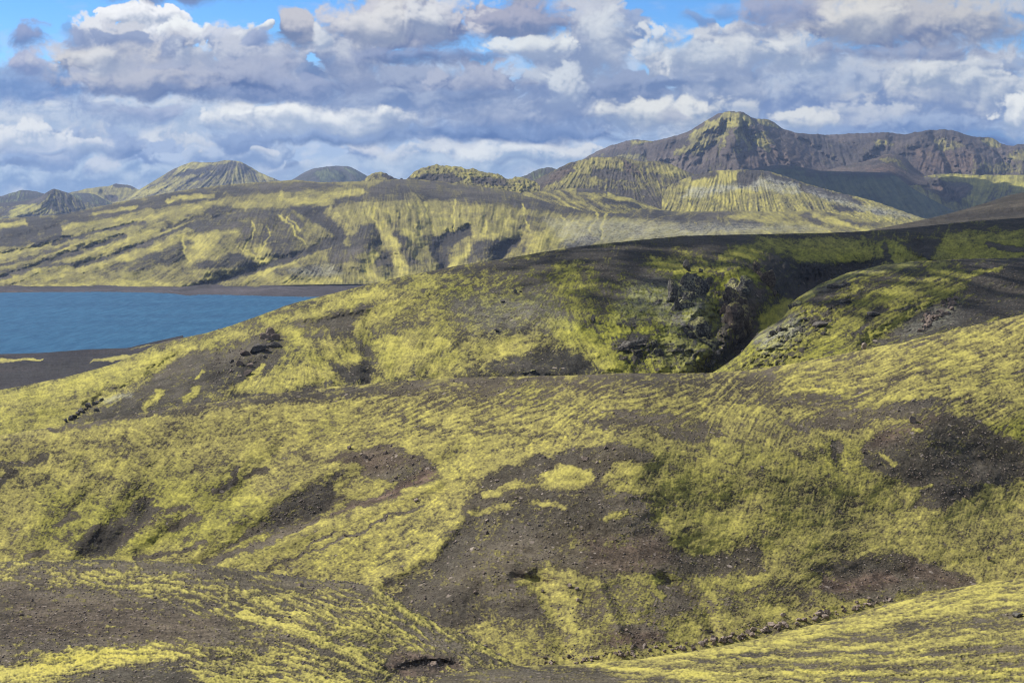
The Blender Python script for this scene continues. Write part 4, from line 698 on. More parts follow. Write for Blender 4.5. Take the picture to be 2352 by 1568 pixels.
# ---------------------------------------------------------------- the two near banks
def p_left(cv):
    g = cv.ch['moss']; g[:] = .40
    many(cv, 'moss', [(.08, 'p', [(-160, 1350), (0, 1345), (150, 1340), (260, 1370), (420, 1390), (480, 1420), (560, 1470), (450, 1485), (300, 1480), (0, 1500), (-160, 1500)], 14), (.2, 'p', [(200, 1287), (450, 1296), (620, 1318), (800, 1340), (860, 1352), (700, 1352), (500, 1325), (250, 1305)], 8),
        (.62, 'p', [(120, 1310), (330, 1320), (460, 1345), (430, 1370), (300, 1350), (130, 1330)], 14), (.56, 'p', [(470, 1355), (700, 1375), (860, 1400), (960, 1460), (980, 1500), (860, 1490), (700, 1440), (560, 1400)], 16), (.8, 's', [(560, 1412), (660, 1440), (760, 1480), (830, 1510)], 10), (.75, 's', [(860, 1355), (940, 1410), (1020, 1450)], 8), (.8, 's', [(1040, 1460), (1160, 1515)], 7),
        (.84, 'p', [(-160, 1530), (0, 1520), (60, 1505), (180, 1492), (330, 1484), (450, 1490), (460, 1510), (340, 1520), (260, 1530), (150, 1550), (80, 1568), (-160, 1560)], 7), (.55, 'p', [(380, 1490), (600, 1490), (800, 1510), (900, 1530), (860, 1550), (600, 1540), (420, 1520)], 12), (.1, 'p', [(120, 1620), (150, 1560), (300, 1530), (430, 1530), (560, 1560), (400, 1640)], 8), (.1, 'p', [(-160, 1510), (30, 1500), (90, 1510), (0, 1525), (-160, 1540)], 8), (.66, 'p', [(420, 1535), (700, 1540), (850, 1555), (850, 1600), (500, 1600)], 10),
        (.05, 'p', [(890, 1530), (900, 1500), (960, 1495), (1040, 1510), (1060, 1530), (1000, 1545), (930, 1555)], 5), (.2, 'p', [(980, 1440), (1060, 1470), (1130, 1510), (1060, 1500), (980, 1480)], 8)])
    many(cv, 'red', [(.7, 'p', [(890, 1530), (900, 1500), (960, 1495), (1040, 1510), (1060, 1530), (1000, 1545), (930, 1555)], 6), (.3, 'p', [(0, 1340), (500, 1400), (500, 1480), (0, 1490)], 30)])
    many(cv, 'dark', [(.7, 'p', [(900, 1525), (930, 1510), (1000, 1515), (1050, 1525), (960, 1545)], 5)])  # shade in the hollow, painted into the soil
    many(cv, 'bright', [(.8, 'p', [(60, 1510), (180, 1494), (330, 1486), (450, 1492), (340, 1515), (200, 1540), (60, 1560)], 8), (.4, 'p', [(560, 1410), (760, 1470), (940, 1470), (860, 1400)], 20)])
    groove(cv, [(900, 1550), (960, 1530), (1050, 1535)], 18, 3.5); groove(cv, [(930, 1505), (1030, 1510)], 10, -1.5); groove(cv, [(-60, 1545), (150, 1525), (420, 1512), (700, 1525)], 16, 1.2)
    cv.ch['rel'] += 1.6 * fbm(cv.X / 140, cv.Y / 70, 3, 75)
    comb(cv, [(200, 1320, 1, .18), (500, 1360, 1, .3), (750, 1420, 1, .35), (950, 1430, 1, .65), (200, 1510, 1, -.1), (600, 1510, 1, .12), (900, 1500, 1, .3)], 7, .22, .17, .34, blot=(90, 34), grain=(11, 5), dzm=2.6, dzn=1.6, seed=70, gain=1.7, fine=1.6, lo=.02)
terrain('hill', 'left', [(-640, 1340), (-160, 1298), (0, 1289), (100, 1285.5), (250, 1284), (400, 1289), (500, 1299), (600, 1313), (700, 1326.5), (800, 1336.5), (860, 1346.5), (900, 1366.5), (950, 1399), (1000, 1429), (1075, 1459), (1150, 1504), (1200, 1535), (1280, 1580)], [(-160, 1700), (900, 1700), (1280, 1720)],
    [(-620, 1338, 156), (-620, 1568, 100), (-620, 1690, 82), (-160, 1300, 165), (0, 1291, 167), (250, 1286, 168), (500, 1301, 166), (700, 1328, 161), (860, 1348, 154), (1000, 1431, 142), (1150, 1506, 132), (1270, 1575, 124), (-160, 1568, 101), (200, 1568, 102), (600, 1568, 106), (900, 1568, 112), (0, 1430, 124), (400, 1430, 127), (700, 1440, 127), (900, 1470, 129), (0, 1690, 84), (600, 1690, 87), (1100, 1690, 96), (0, 1510, 110), (500, 1510, 112)],
    p_left, M_NEAR, 'rounded near bank of brown gravel and combed moss tufts, lower left', 'hill', (-620, 1280), 1.5, 1.2, (.05, 12), (.25, .3, 10), (1.5, 9), relk=0.6, seed=23, warp=(7, 36, 4, 10))

def p_right(cv):
    g = cv.ch['moss']; g[:] = .53
    many(cv, 'moss', [(.66, 'p', [(1700, 1500), (1726, 1475), (1926, 1424), (2026, 1394), (2126, 1370), (2226, 1350), (2352, 1330), (2520, 1300), (2520, 1400), (2300, 1395), (2100, 1420), (1900, 1450), (1800, 1480)], 6), (.14, 'p', [(840, 1580), (950, 1553), (1050, 1540), (1176, 1533), (1340, 1530), (1430, 1560), (1350, 1600), (900, 1610)], 8),
        (.3, 'p', [(1900, 1470), (2100, 1430), (2280, 1410), (2352, 1412), (2352, 1440), (2150, 1450), (2000, 1480)], 8), (.72, 's', [(1350, 1524), (1480, 1535), (1640, 1555), (1760, 1580)], 7), (.68, 's', [(1560, 1510), (1800, 1512), (2060, 1516), (2200, 1510)], 4.5), (.72, 's', [(1440, 1520), (1600, 1500), (1760, 1486)], 5), (.75, 's', [(1800, 1545), (2100, 1545), (2352, 1540)], 6), (.66, 's', [(1900, 1490), (2150, 1472), (2352, 1455)], 6),
        (.28, 's', [(2140, 1494), (2352, 1488)], 9), (.32, 's', [(1700, 1530), (2000, 1532), (2352, 1525)], 6), (.32, 's', [(1500, 1560), (1700, 1600)], 9), (.34, 's', [(1900, 1560), (2352, 1560)], 6), (.2, 's', [(1650, 1505), (1900, 1500), (2050, 1496)], 5)])
    many(cv, 'bright', [(.15, 'p', [(1780, 1475), (1926, 1426), (2126, 1372), (2352, 1332), (2352, 1360), (2100, 1400), (1880, 1450)], 8), (.3, 's', [(1350, 1524), (1480, 1535), (1640, 1555)], 8), (.4, 's', [(1800, 1545), (2352, 1540)], 8)])
    groove(cv, [(1800, 1500), (2000, 1450), (2200, 1425), (2352, 1420)], 16, 3.0); groove(cv, [(2300, 1420), (2352, 1412)], 6, 1.2)
    for k in range(9): groove(cv, [(1500 + 30 * k, 1530 + 7 * k), (2000, 1500 + 8 * k), (2400, 1470 + 10 * k)], 4, .7 if k % 2 else -.6)
    cv.ch['rel'] += 1.3 * fbm(cv.X / 160, cv.Y / 60, 3, 85)
    comb(cv, [(1100, 1550, 1, -.02), (1500, 1530, 1, .05), (1800, 1520, 1, -.03), (2100, 1400, 1, -.25), (2250, 1480, 1, -.1), (2000, 1560, 1, 0)], 16, .17, .16, .28, blot=(150, 26), grain=(12, 4.5), dzm=2.0, dzn=1.2, seed=80, gain=1.6, fine=1.4, lo=.05)
terrain('hill', 'right', [(760, 1600), (850, 1568), (950, 1549), (1050, 1536.5), (1176, 1529), (1326, 1524), (1476, 1511.5), (1626, 1489), (1726, 1469), (1826, 1444), (1926, 1419), (2026, 1389), (2126, 1364), (2226, 1344), (2352, 1324), (2520, 1298), (3000, 1230)], [(760, 1720), (2520, 1720), (3000, 1720)],
    [(760, 1605, 112), (950, 1551, 118), (1176, 1531, 124), (1476, 1513, 134), (1726, 1471, 150), (1926, 1421, 166), (2126, 1366, 180), (2352, 1326, 192), (2500, 1302, 198), (2980, 1234, 225), (2980, 1568, 122), (2980, 1700, 96), (950, 1600, 106), (1176, 1568, 110), (1500, 1568, 112), (1900, 1568, 114), (2352, 1568, 116), (1700, 1520, 127), (2000, 1480, 137), (2352, 1440, 145), (1176, 1700, 90), (1800, 1700, 92), (2500, 1700, 92)],
    p_right, M_NEAR, 'streaky near bank of yellow moss sloping to the stony stream, lower right', 'hill', (760, 2980), 1.5, 1.2, (.04, 10), (.2, .3, 10), (.8, 12), relk=0.6, seed=24, warp=(7, 50, 3, 10))
# ================================================================ lake, shores, ground
def p_beach(cv):
    cv.ch['moss'][:] = .02; cv.ch['dark'][:] = .3
    many(cv, 'moss', [(.55, 's', [(560, 655), (640, 650)], 3)])
    many(cv, 'dark', [(.8, 's', [(370, 672), (430, 664), (480, 660)], 4), (.0, 's', [(-100, 664), (250, 668), (420, 670)], 2), (.1, 's', [(480, 666), (820, 662)], 2)])
    many(cv, 'red', [(.9, 's', [(-100, 671), (250, 672), (420, 675)], 1.6)])
    comb(cv, [(300, 665, 1, .02)], 20, .05, .03, .03, dzm=.1, dzn=.1, seed=90)
M_BEACH = ground_mat('ash_beach', 2.2, amp=.5, bump=.3, soil=(0.0429, 0.0398, 0.0448), soil_l=(0.0629, 0.0581, 0.0640))
def shoreY(y): return (CAMZ - .0) * F / (y - HZ)
terrain('shore', 'beach', [(-160, 654), (430, 655), (640, 651), (900, 648), (1100, 642)], [(-160, 676), (0, 676), (430, 679), (720, 684), (860, 688), (1100, 690)],
    [(-160, 655, 2745), (430, 656, 2735), (900, 650, 2790), (-160, 672, shoreY(672.3)), (0, 671, shoreY(671.3)), (0, 676, shoreY(675)), (430, 674, shoreY(674.3)), (720, 679, shoreY(679.3)), (860, 681, shoreY(681)), (1100, 682, shoreY(682)), (1100, 690, shoreY(689))],
    p_beach, M_BEACH, 'flat dark ash beach along the far shore of the lake', 'shore', (-160, 1100), 2.0, .7, (0, 5), (.03, .0, 3), (.3, 40), 25)

def p_flat(cv):
    cv.ch['moss'][:] = .03; cv.ch['dark'][:] = .3
    many(cv, 'moss', [(.95, 's', [(-60, 832), (0, 829), (60, 826), (95, 826)], [5, 5, 4, 1.5]), (.8, 's', [(210, 829), (260, 824), (330, 815), (360, 808)], [2, 5, 5, 3]), (.5, 's', [(300, 800), (360, 790)], 3)])
    many(cv, 'dark', [(.0, 's', [(-60, 822), (100, 818), (250, 806), (320, 797)], 4), (.9, 'p', [(-160, 845), (40, 838), (220, 826), (240, 840), (100, 862), (-160, 885)], 5), (.2, 's', [(-60, 850), (100, 848)], 4)])
    groove(cv, [(-100, 858), (60, 850), (200, 835)], 9, 12)
    comb(cv, [(100, 840, 1, -.08)], 20, .1, .05, .06, dzm=.5, dzn=.5, seed=91)
M_FLAT = ground_mat('ash_flat', .9, amp=.5, bump=.3, soil=(0.0206, 0.0195, 0.0213), soil_l=(0.0344, 0.0318, 0.0327))
terrain('shore', 'flat', [(-160, 816), (0, 813), (100, 810), (200, 802), (293, 799), (317, 793), (367, 781.6), (420, 770)], [(-160, 960), (0, 925), (150, 890), (265, 860), (367, 830), (420, 815)],
    [(-160, 817, 1437), (0, 814, 1449), (100, 811, 1462), (200, 803, 1498), (293, 800, 1512), (367, 783, 1590), (420, 771, 1650), (-160, 900, 1130), (0, 880, 1190), (0, 920, 1060), (200, 845, 1300), (300, 830, 1370), (420, 810, 1450), (-160, 955, 980)],
    p_flat, M_FLAT, 'dark ash flat with moss strips on the near shore of the lake', 'shore', (-160, 420), 2.0, 1.4, (0, 5), (.02, .1, 4), (.4, 30), 26)

def sheet(name, x0, x1, y0, y1, z, mat, nx=2, ny=2):
    bm = bmesh.new(); bmesh.ops.create_grid(bm, x_segments=nx, y_segments=ny, size=.5)
    for v in bm.verts: v.co = (x0 + (v.co.x + .5) * (x1 - x0), y0 + (v.co.y + .5) * (y1 - y0), z)
    me = bpy.data.meshes.new(name); bm.to_mesh(me); bm.free(); me.materials.append(mat)
    o = bpy.data.objects.new(name, me); C.objects.link(o); o['kind'] = 'structure'; return o

m, T = new_mat('lake_water')
pos = T.n('ShaderNodeTexCoord').outputs['Object']
def streaks(sx_, sy_, d, seed):
    mp = T.n('ShaderNodeMapping'); T.put(mp.inputs[0], pos); mp.inputs['Scale'].default_value = (sx_, sy_, 1); mp.inputs['Rotation'].default_value = (0, 0, .08); mp.inputs['Location'].default_value = (seed, seed, 0)
    return T.noise(mp.outputs[0], 1.0, d, .62)
w1 = streaks(.085, .016, 3, 0); w2 = streaks(.0016, .0075, 3, 5); w3 = streaks(.2, .05, 2, 9)
bp = T.n('ShaderNodeBump'); bp.inputs['Strength'].default_value = .35; bp.inputs['Distance'].default_value = 2.2; T.put(bp.inputs['Height'], T.m('ADD', w1, T.m('MULTIPLY', w3, .4)))
col = T.mix(T.rng(w2, .32, .68), (.007, .052, .112), (.012, .072, .140))
col = T.mix(T.rng(T.m('ADD', T.m('MULTIPLY', w1, .6), T.m('MULTIPLY', w3, .4)), .38, .64), T.mix(.45, col, (.006, .04, .095)), T.mix(.22, col, (.06, .16, .26)))
b = finish(T, col, .5, .05, bp.outputs[0])
lake = sheet('lake', -2600, 1800, 1000, 2900, 0, m, 8, 8); lake['label'] = 'calm steel blue lake water between the far hills and the mossy ridge'; lake['category'] = 'lake'
gm = ground_mat('plain_ground', 4.0)
gr = sheet('ground', -45000, 45000, -3000, 60000, -2.5, gm, 4, 4)

# ================================================================ sun, clouds, sky, air
SUN = Vector((-.68, .27, .68)).normalized()
sd = bpy.data.lights.new('sun', 'SUN'); sd.energy = 5.0; sd.angle = math.radians(.53); sd.color = (1, .935, .84)
so = bpy.data.objects.new('sun', sd); C.objects.link(so); so.rotation_euler = (-SUN).to_track_quat('-Z', 'Y').to_euler(); so.location = SUN * 3000

def cloud(name, spots, seed, label):
    """a cloud out of view, there for its shade: many swollen puffs over a flat base"""
    rnd = random.Random(seed); bm = bmesh.new()
    for (x, y, z, r) in spots:
        t = bmesh.new(); bmesh.ops.create_icosphere(t, subdivisions=4 if r > 25 else 2, radius=1)
        o = Vector((rnd.uniform(0, 50), rnd.uniform(0, 50), rnd.uniform(0, 50)))
        for v in t.verts:
            n = v.co.normalized(); k = 1 + .30 * mnoise.fractal(n * 1.6 + o, 1, 2, 4) + .10 * mnoise.fractal(n * 6 + o, 1, 2, 3)
            c = n * r * k; c.z *= .62
            if c.z < -.22 * r: c.z = -.22 * r + .15 * (c.z + .22 * r)
            v.co = c + Vector((x, y, z))
        me = bpy.data.meshes.new('t'); t.to_mesh(me); t.free(); bm.from_mesh(me); bpy.data.meshes.remove(me)
    for f in bm.faces: f.smooth = True
    me = bpy.data.meshes.new(name); bm.to_mesh(me); bm.free()
    m, T = new_mat('cloud_white'); d = T.n('ShaderNodeBsdfDiffuse'); d.inputs[0].default_value = (.9, .9, .91, 1); tr = T.n('ShaderNodeBsdfTranslucent'); tr.inputs[0].default_value = (.9, .9, .91, 1)
    mx = T.n('ShaderNodeMixShader'); mx.inputs[0].default_value = .5; T.put(mx.inputs[1], d.outputs[0]); T.put(mx.inputs[2], tr.outputs[0]); T.put(T.n('ShaderNodeOutputMaterial').inputs['Surface'], mx.outputs[0]); me.materials.append(m)
    o = bpy.data.objects.new(name, me); C.objects.link(o); o['kind'] = 'stuff'; o['label'] = label; o['category'] = 'cloud'
    return o

def shade_spots(pts, zc, seed, r, gz=110, jit=.25):
    """puff positions whose shade lands on the given ground points"""
    rnd = random.Random(seed); out = []
    for (x, y) in pts:
        k = (zc - gz) / SUN.z
        out.append((x + SUN.x * k + rnd.uniform(-1, 1) * r * jit, y + SUN.y * k + rnd.uniform(-1, 1) * r * jit, zc + rnd.uniform(0, .4) * r, r * rnd.uniform(.75, 1.2)))
    return out
# ---- cloud shade: unseen clouds up toward the sun, laid out by the shade they cast
rs = random.Random(9); sp = []
def cover(x, y):
    e = sst(-48, 50, x - max(0, 640 - y) * .55)                          # feathered western edge
    c = .70 * sst(515, 560, y) + .30 * sst(690, 800, y)
    if y < 610 and x > 150: c *= .55 + .3 * max(0, (y - 540) / 70)       # thinner over the spur
    if x > 95 and 600 < y < 800: c = max(c, .93)
    return float(e * c)
for gy in np.arange(500, 1085, 13.):
    for gx in np.arange(-75, 525, 13.):
        x, y = gx + rs.uniform(-3.5, 3.5), gy + rs.uniform(-3.5, 3.5); c_ = cover(x, y)
        if c_ > .03:
            k = (930 - 110) / SUN.z; sp.append((x + SUN.x * k, y + SUN.y * k, 930 + rs.uniform(0, 40), 13 * math.sqrt(c_ / math.pi) * rs.uniform(.9, 1.1)))
for y in range(820, 1060, 45):
    for x in range(30, 480, 45): sp += shade_spots([(x, y)], 1000, x + y, 40)
cloud('cloud', sp, 6, 'unseen broken cloud spread to lay its shade over the gorge')
pts = [(x, y) for y in range(5500, 6500, 190) for x in range(900, 2150, 190)]
cloud('cloud', shade_spots(pts, 1320, 7, 190, 250), 8, 'distant unseen cloud whose shade lies below the scree mountain')

EXPO = .68
STR = .1
def lin(c):
    c = np.asarray(c, float) / 255.
    c = c + (c.mean(-1, keepdims=True) - c) * .06 if c.ndim == 1 else c
    return np.where(c < .04045, c / 12.92, ((c + .055) / 1.055) ** 2.4) / 2 ** EXPO / STR
SX0, SX1, SY0, SY1, SST = -900., 3250., -420., 560., 1.6
SXX, SYY = np.meshgrid(np.arange(SX0, SX1, SST, dtype=np.float32), np.arange(SY0, SY1, SST, dtype=np.float32))
def worley(x, y, s, k=7.):
    x0 = np.floor(x); y0 = np.floor(y); a = 0
    for i in (-1, 0, 1):
        for j in (-1, 0, 1):
            cx, cy = x0 + i, y0 + j
            a = a + np.exp(-k * ((cx + _h(cx, cy, s) - x) ** 2 + (cy + _h(cx, cy, s + 77) - y) ** 2))
    return 1 - np.clip(-np.log(a + 1e-9) / k, 0, 1.2)                      # high on the puffs, low in the creases
def shift(a, dx, dy):
    return np.roll(np.roll(a, int(round(dy / SST)), 0), int(round(dx / SST)), 1)
WXX = SXX + 24 * fbm(SXX / 95, SYY / 75, 2, 201, .45); WYY = SYY + 15 * fbm(SXX / 95, SYY / 75, 2, 211, .45)
BB = []
for sd_ in (0, 1):
    sh = 31.7 * sd_
    b = .50 * worley(WXX / 62 + sh, WYY / 50, 220 + sd_) + .28 * worley(WXX / 27 + sh, WYY / 22, 230 + sd_) + .15 * worley(WXX / 12, WYY / 10 + sh, 240 + sd_) + .07 * worley(SXX / 6, SYY / 5 + sh, 245 + sd_) + .16 * fbm(SXX / 50 + sh, SYY / 40, 6, 250 + sd_, .6)
    b = (b - b.mean()) / b.std()
    r = np.clip(b - shift(b, 5, 8), -2, 2) * .30 + np.clip(b - shift(b, 14, 22), -2, 2) * .30 + np.clip(b - shift(b, 28, 40), -2, 2) * .22
    BB.append((b.astype(np.float32), r.astype(np.float32)))
SOFT = fbm(SXX / 80, SYY / 56, 4, 260, .48); CRISP = sst(-.3, .35, fbm(SXX / 110, SYY / 80, 3, 270))
WISP = fbm(WXX / 16, WYY / 11, 5, 263, .65) * 2
SKY = np.zeros(SXX.shape + (3,), np.float32); SKA = np.zeros(SXX.shape, np.float32)
def over(b, c, a):
    SKY[b] = SKY[b] * (1 - a[..., None]) + c * a[..., None]; SKA[b] = SKA[b] * (1 - a) + a
# thin high veil and the pale air low down
b = slice(None)
over(b, lin((162, 184, 218)) + (lin((200, 209, 224)) - lin((162, 184, 218))) * sst(-.3, .4, SOFT)[..., None], .93 * sst(85, 215, SYY + 60 * SOFT + 60 * sst(1500, 1750, SXX) * sst(140, 60, SYY) * 0 - 40 * sst(260, 60, SXX)))
over(b, lin((196, 203, 222)) * np.ones(SXX.shape + (1,)), .30 * sst(.05, .7, fbm(SXX / 190, SYY / 60, 5, 280, .6)))
WHT, PAL, WRM, GRY, SLT, BLU, DRK = (240, 239, 242), (208, 211, 220), (190, 188, 194), (164, 169, 192), (130, 143, 178), (118, 144, 190), (86, 110, 160)
NP = 0
def puff(cx, cy, rx, ry, top, base, a=1., hard=.22, flat=1.0, amp=1.0, relief=1.0):
    global NP
    NP += 1
    ex = 1.75
    i0, i1 = [int(np.clip((q - SX0) / SST, 0, SXX.shape[1])) for q in (cx - rx * ex - 30, cx + rx * ex + 30)]
    j0, j1 = [int(np.clip((q - SY0) / SST, 0, SXX.shape[0])) for q in (cy - ry * ex - 25, cy + ry * ex + 25)]
    b = (slice(j0, j1), slice(i0, i1))
    p = (WXX[b] - cx) / rx; q = (cy - WYY[b]) / ry
    qd = np.maximum(q, -q * flat)
    bl, rl = BB[NP % 2]
    k = .17 * amp * min(1.3, 60. / (rx * .5 + ry) + .35)
    d = np.sqrt(p * p + qd * qd) - bl[b] * k * np.where(q < -.2, .55, 1)
    h = hard * (.45 + .9 * (1 - CRISP[b])) * np.where(q < -.25, 1.5, 1)
    lum = sum(top) / 3.
    if lum < 200: h = h * (.85 + (200 - lum) / 120.)
    d = d + WISP[b] * (.22 * h + .012)
    al = sst(1 + h, 1 - h * 1.2, d) * a * (1 if lum > 150 else .9)
    body = sst(1.0, .55, d)
    s = q * .95 - .12 * p + rl[b] * .50 * relief * (.45 + .55 * CRISP[b]) * (1.15 - .45 * body) + .5 * SOFT[b]
    t = sst(-.72, .74, s)[..., None]
    tt = np.minimum(np.array(top, float) * (1.01, 1.015, .975) + 10, 250); bb = np.array(base, float) * (.86, .905, .925)
    over(b, lin(bb) + (lin(tt) - lin(bb)) * t, al)

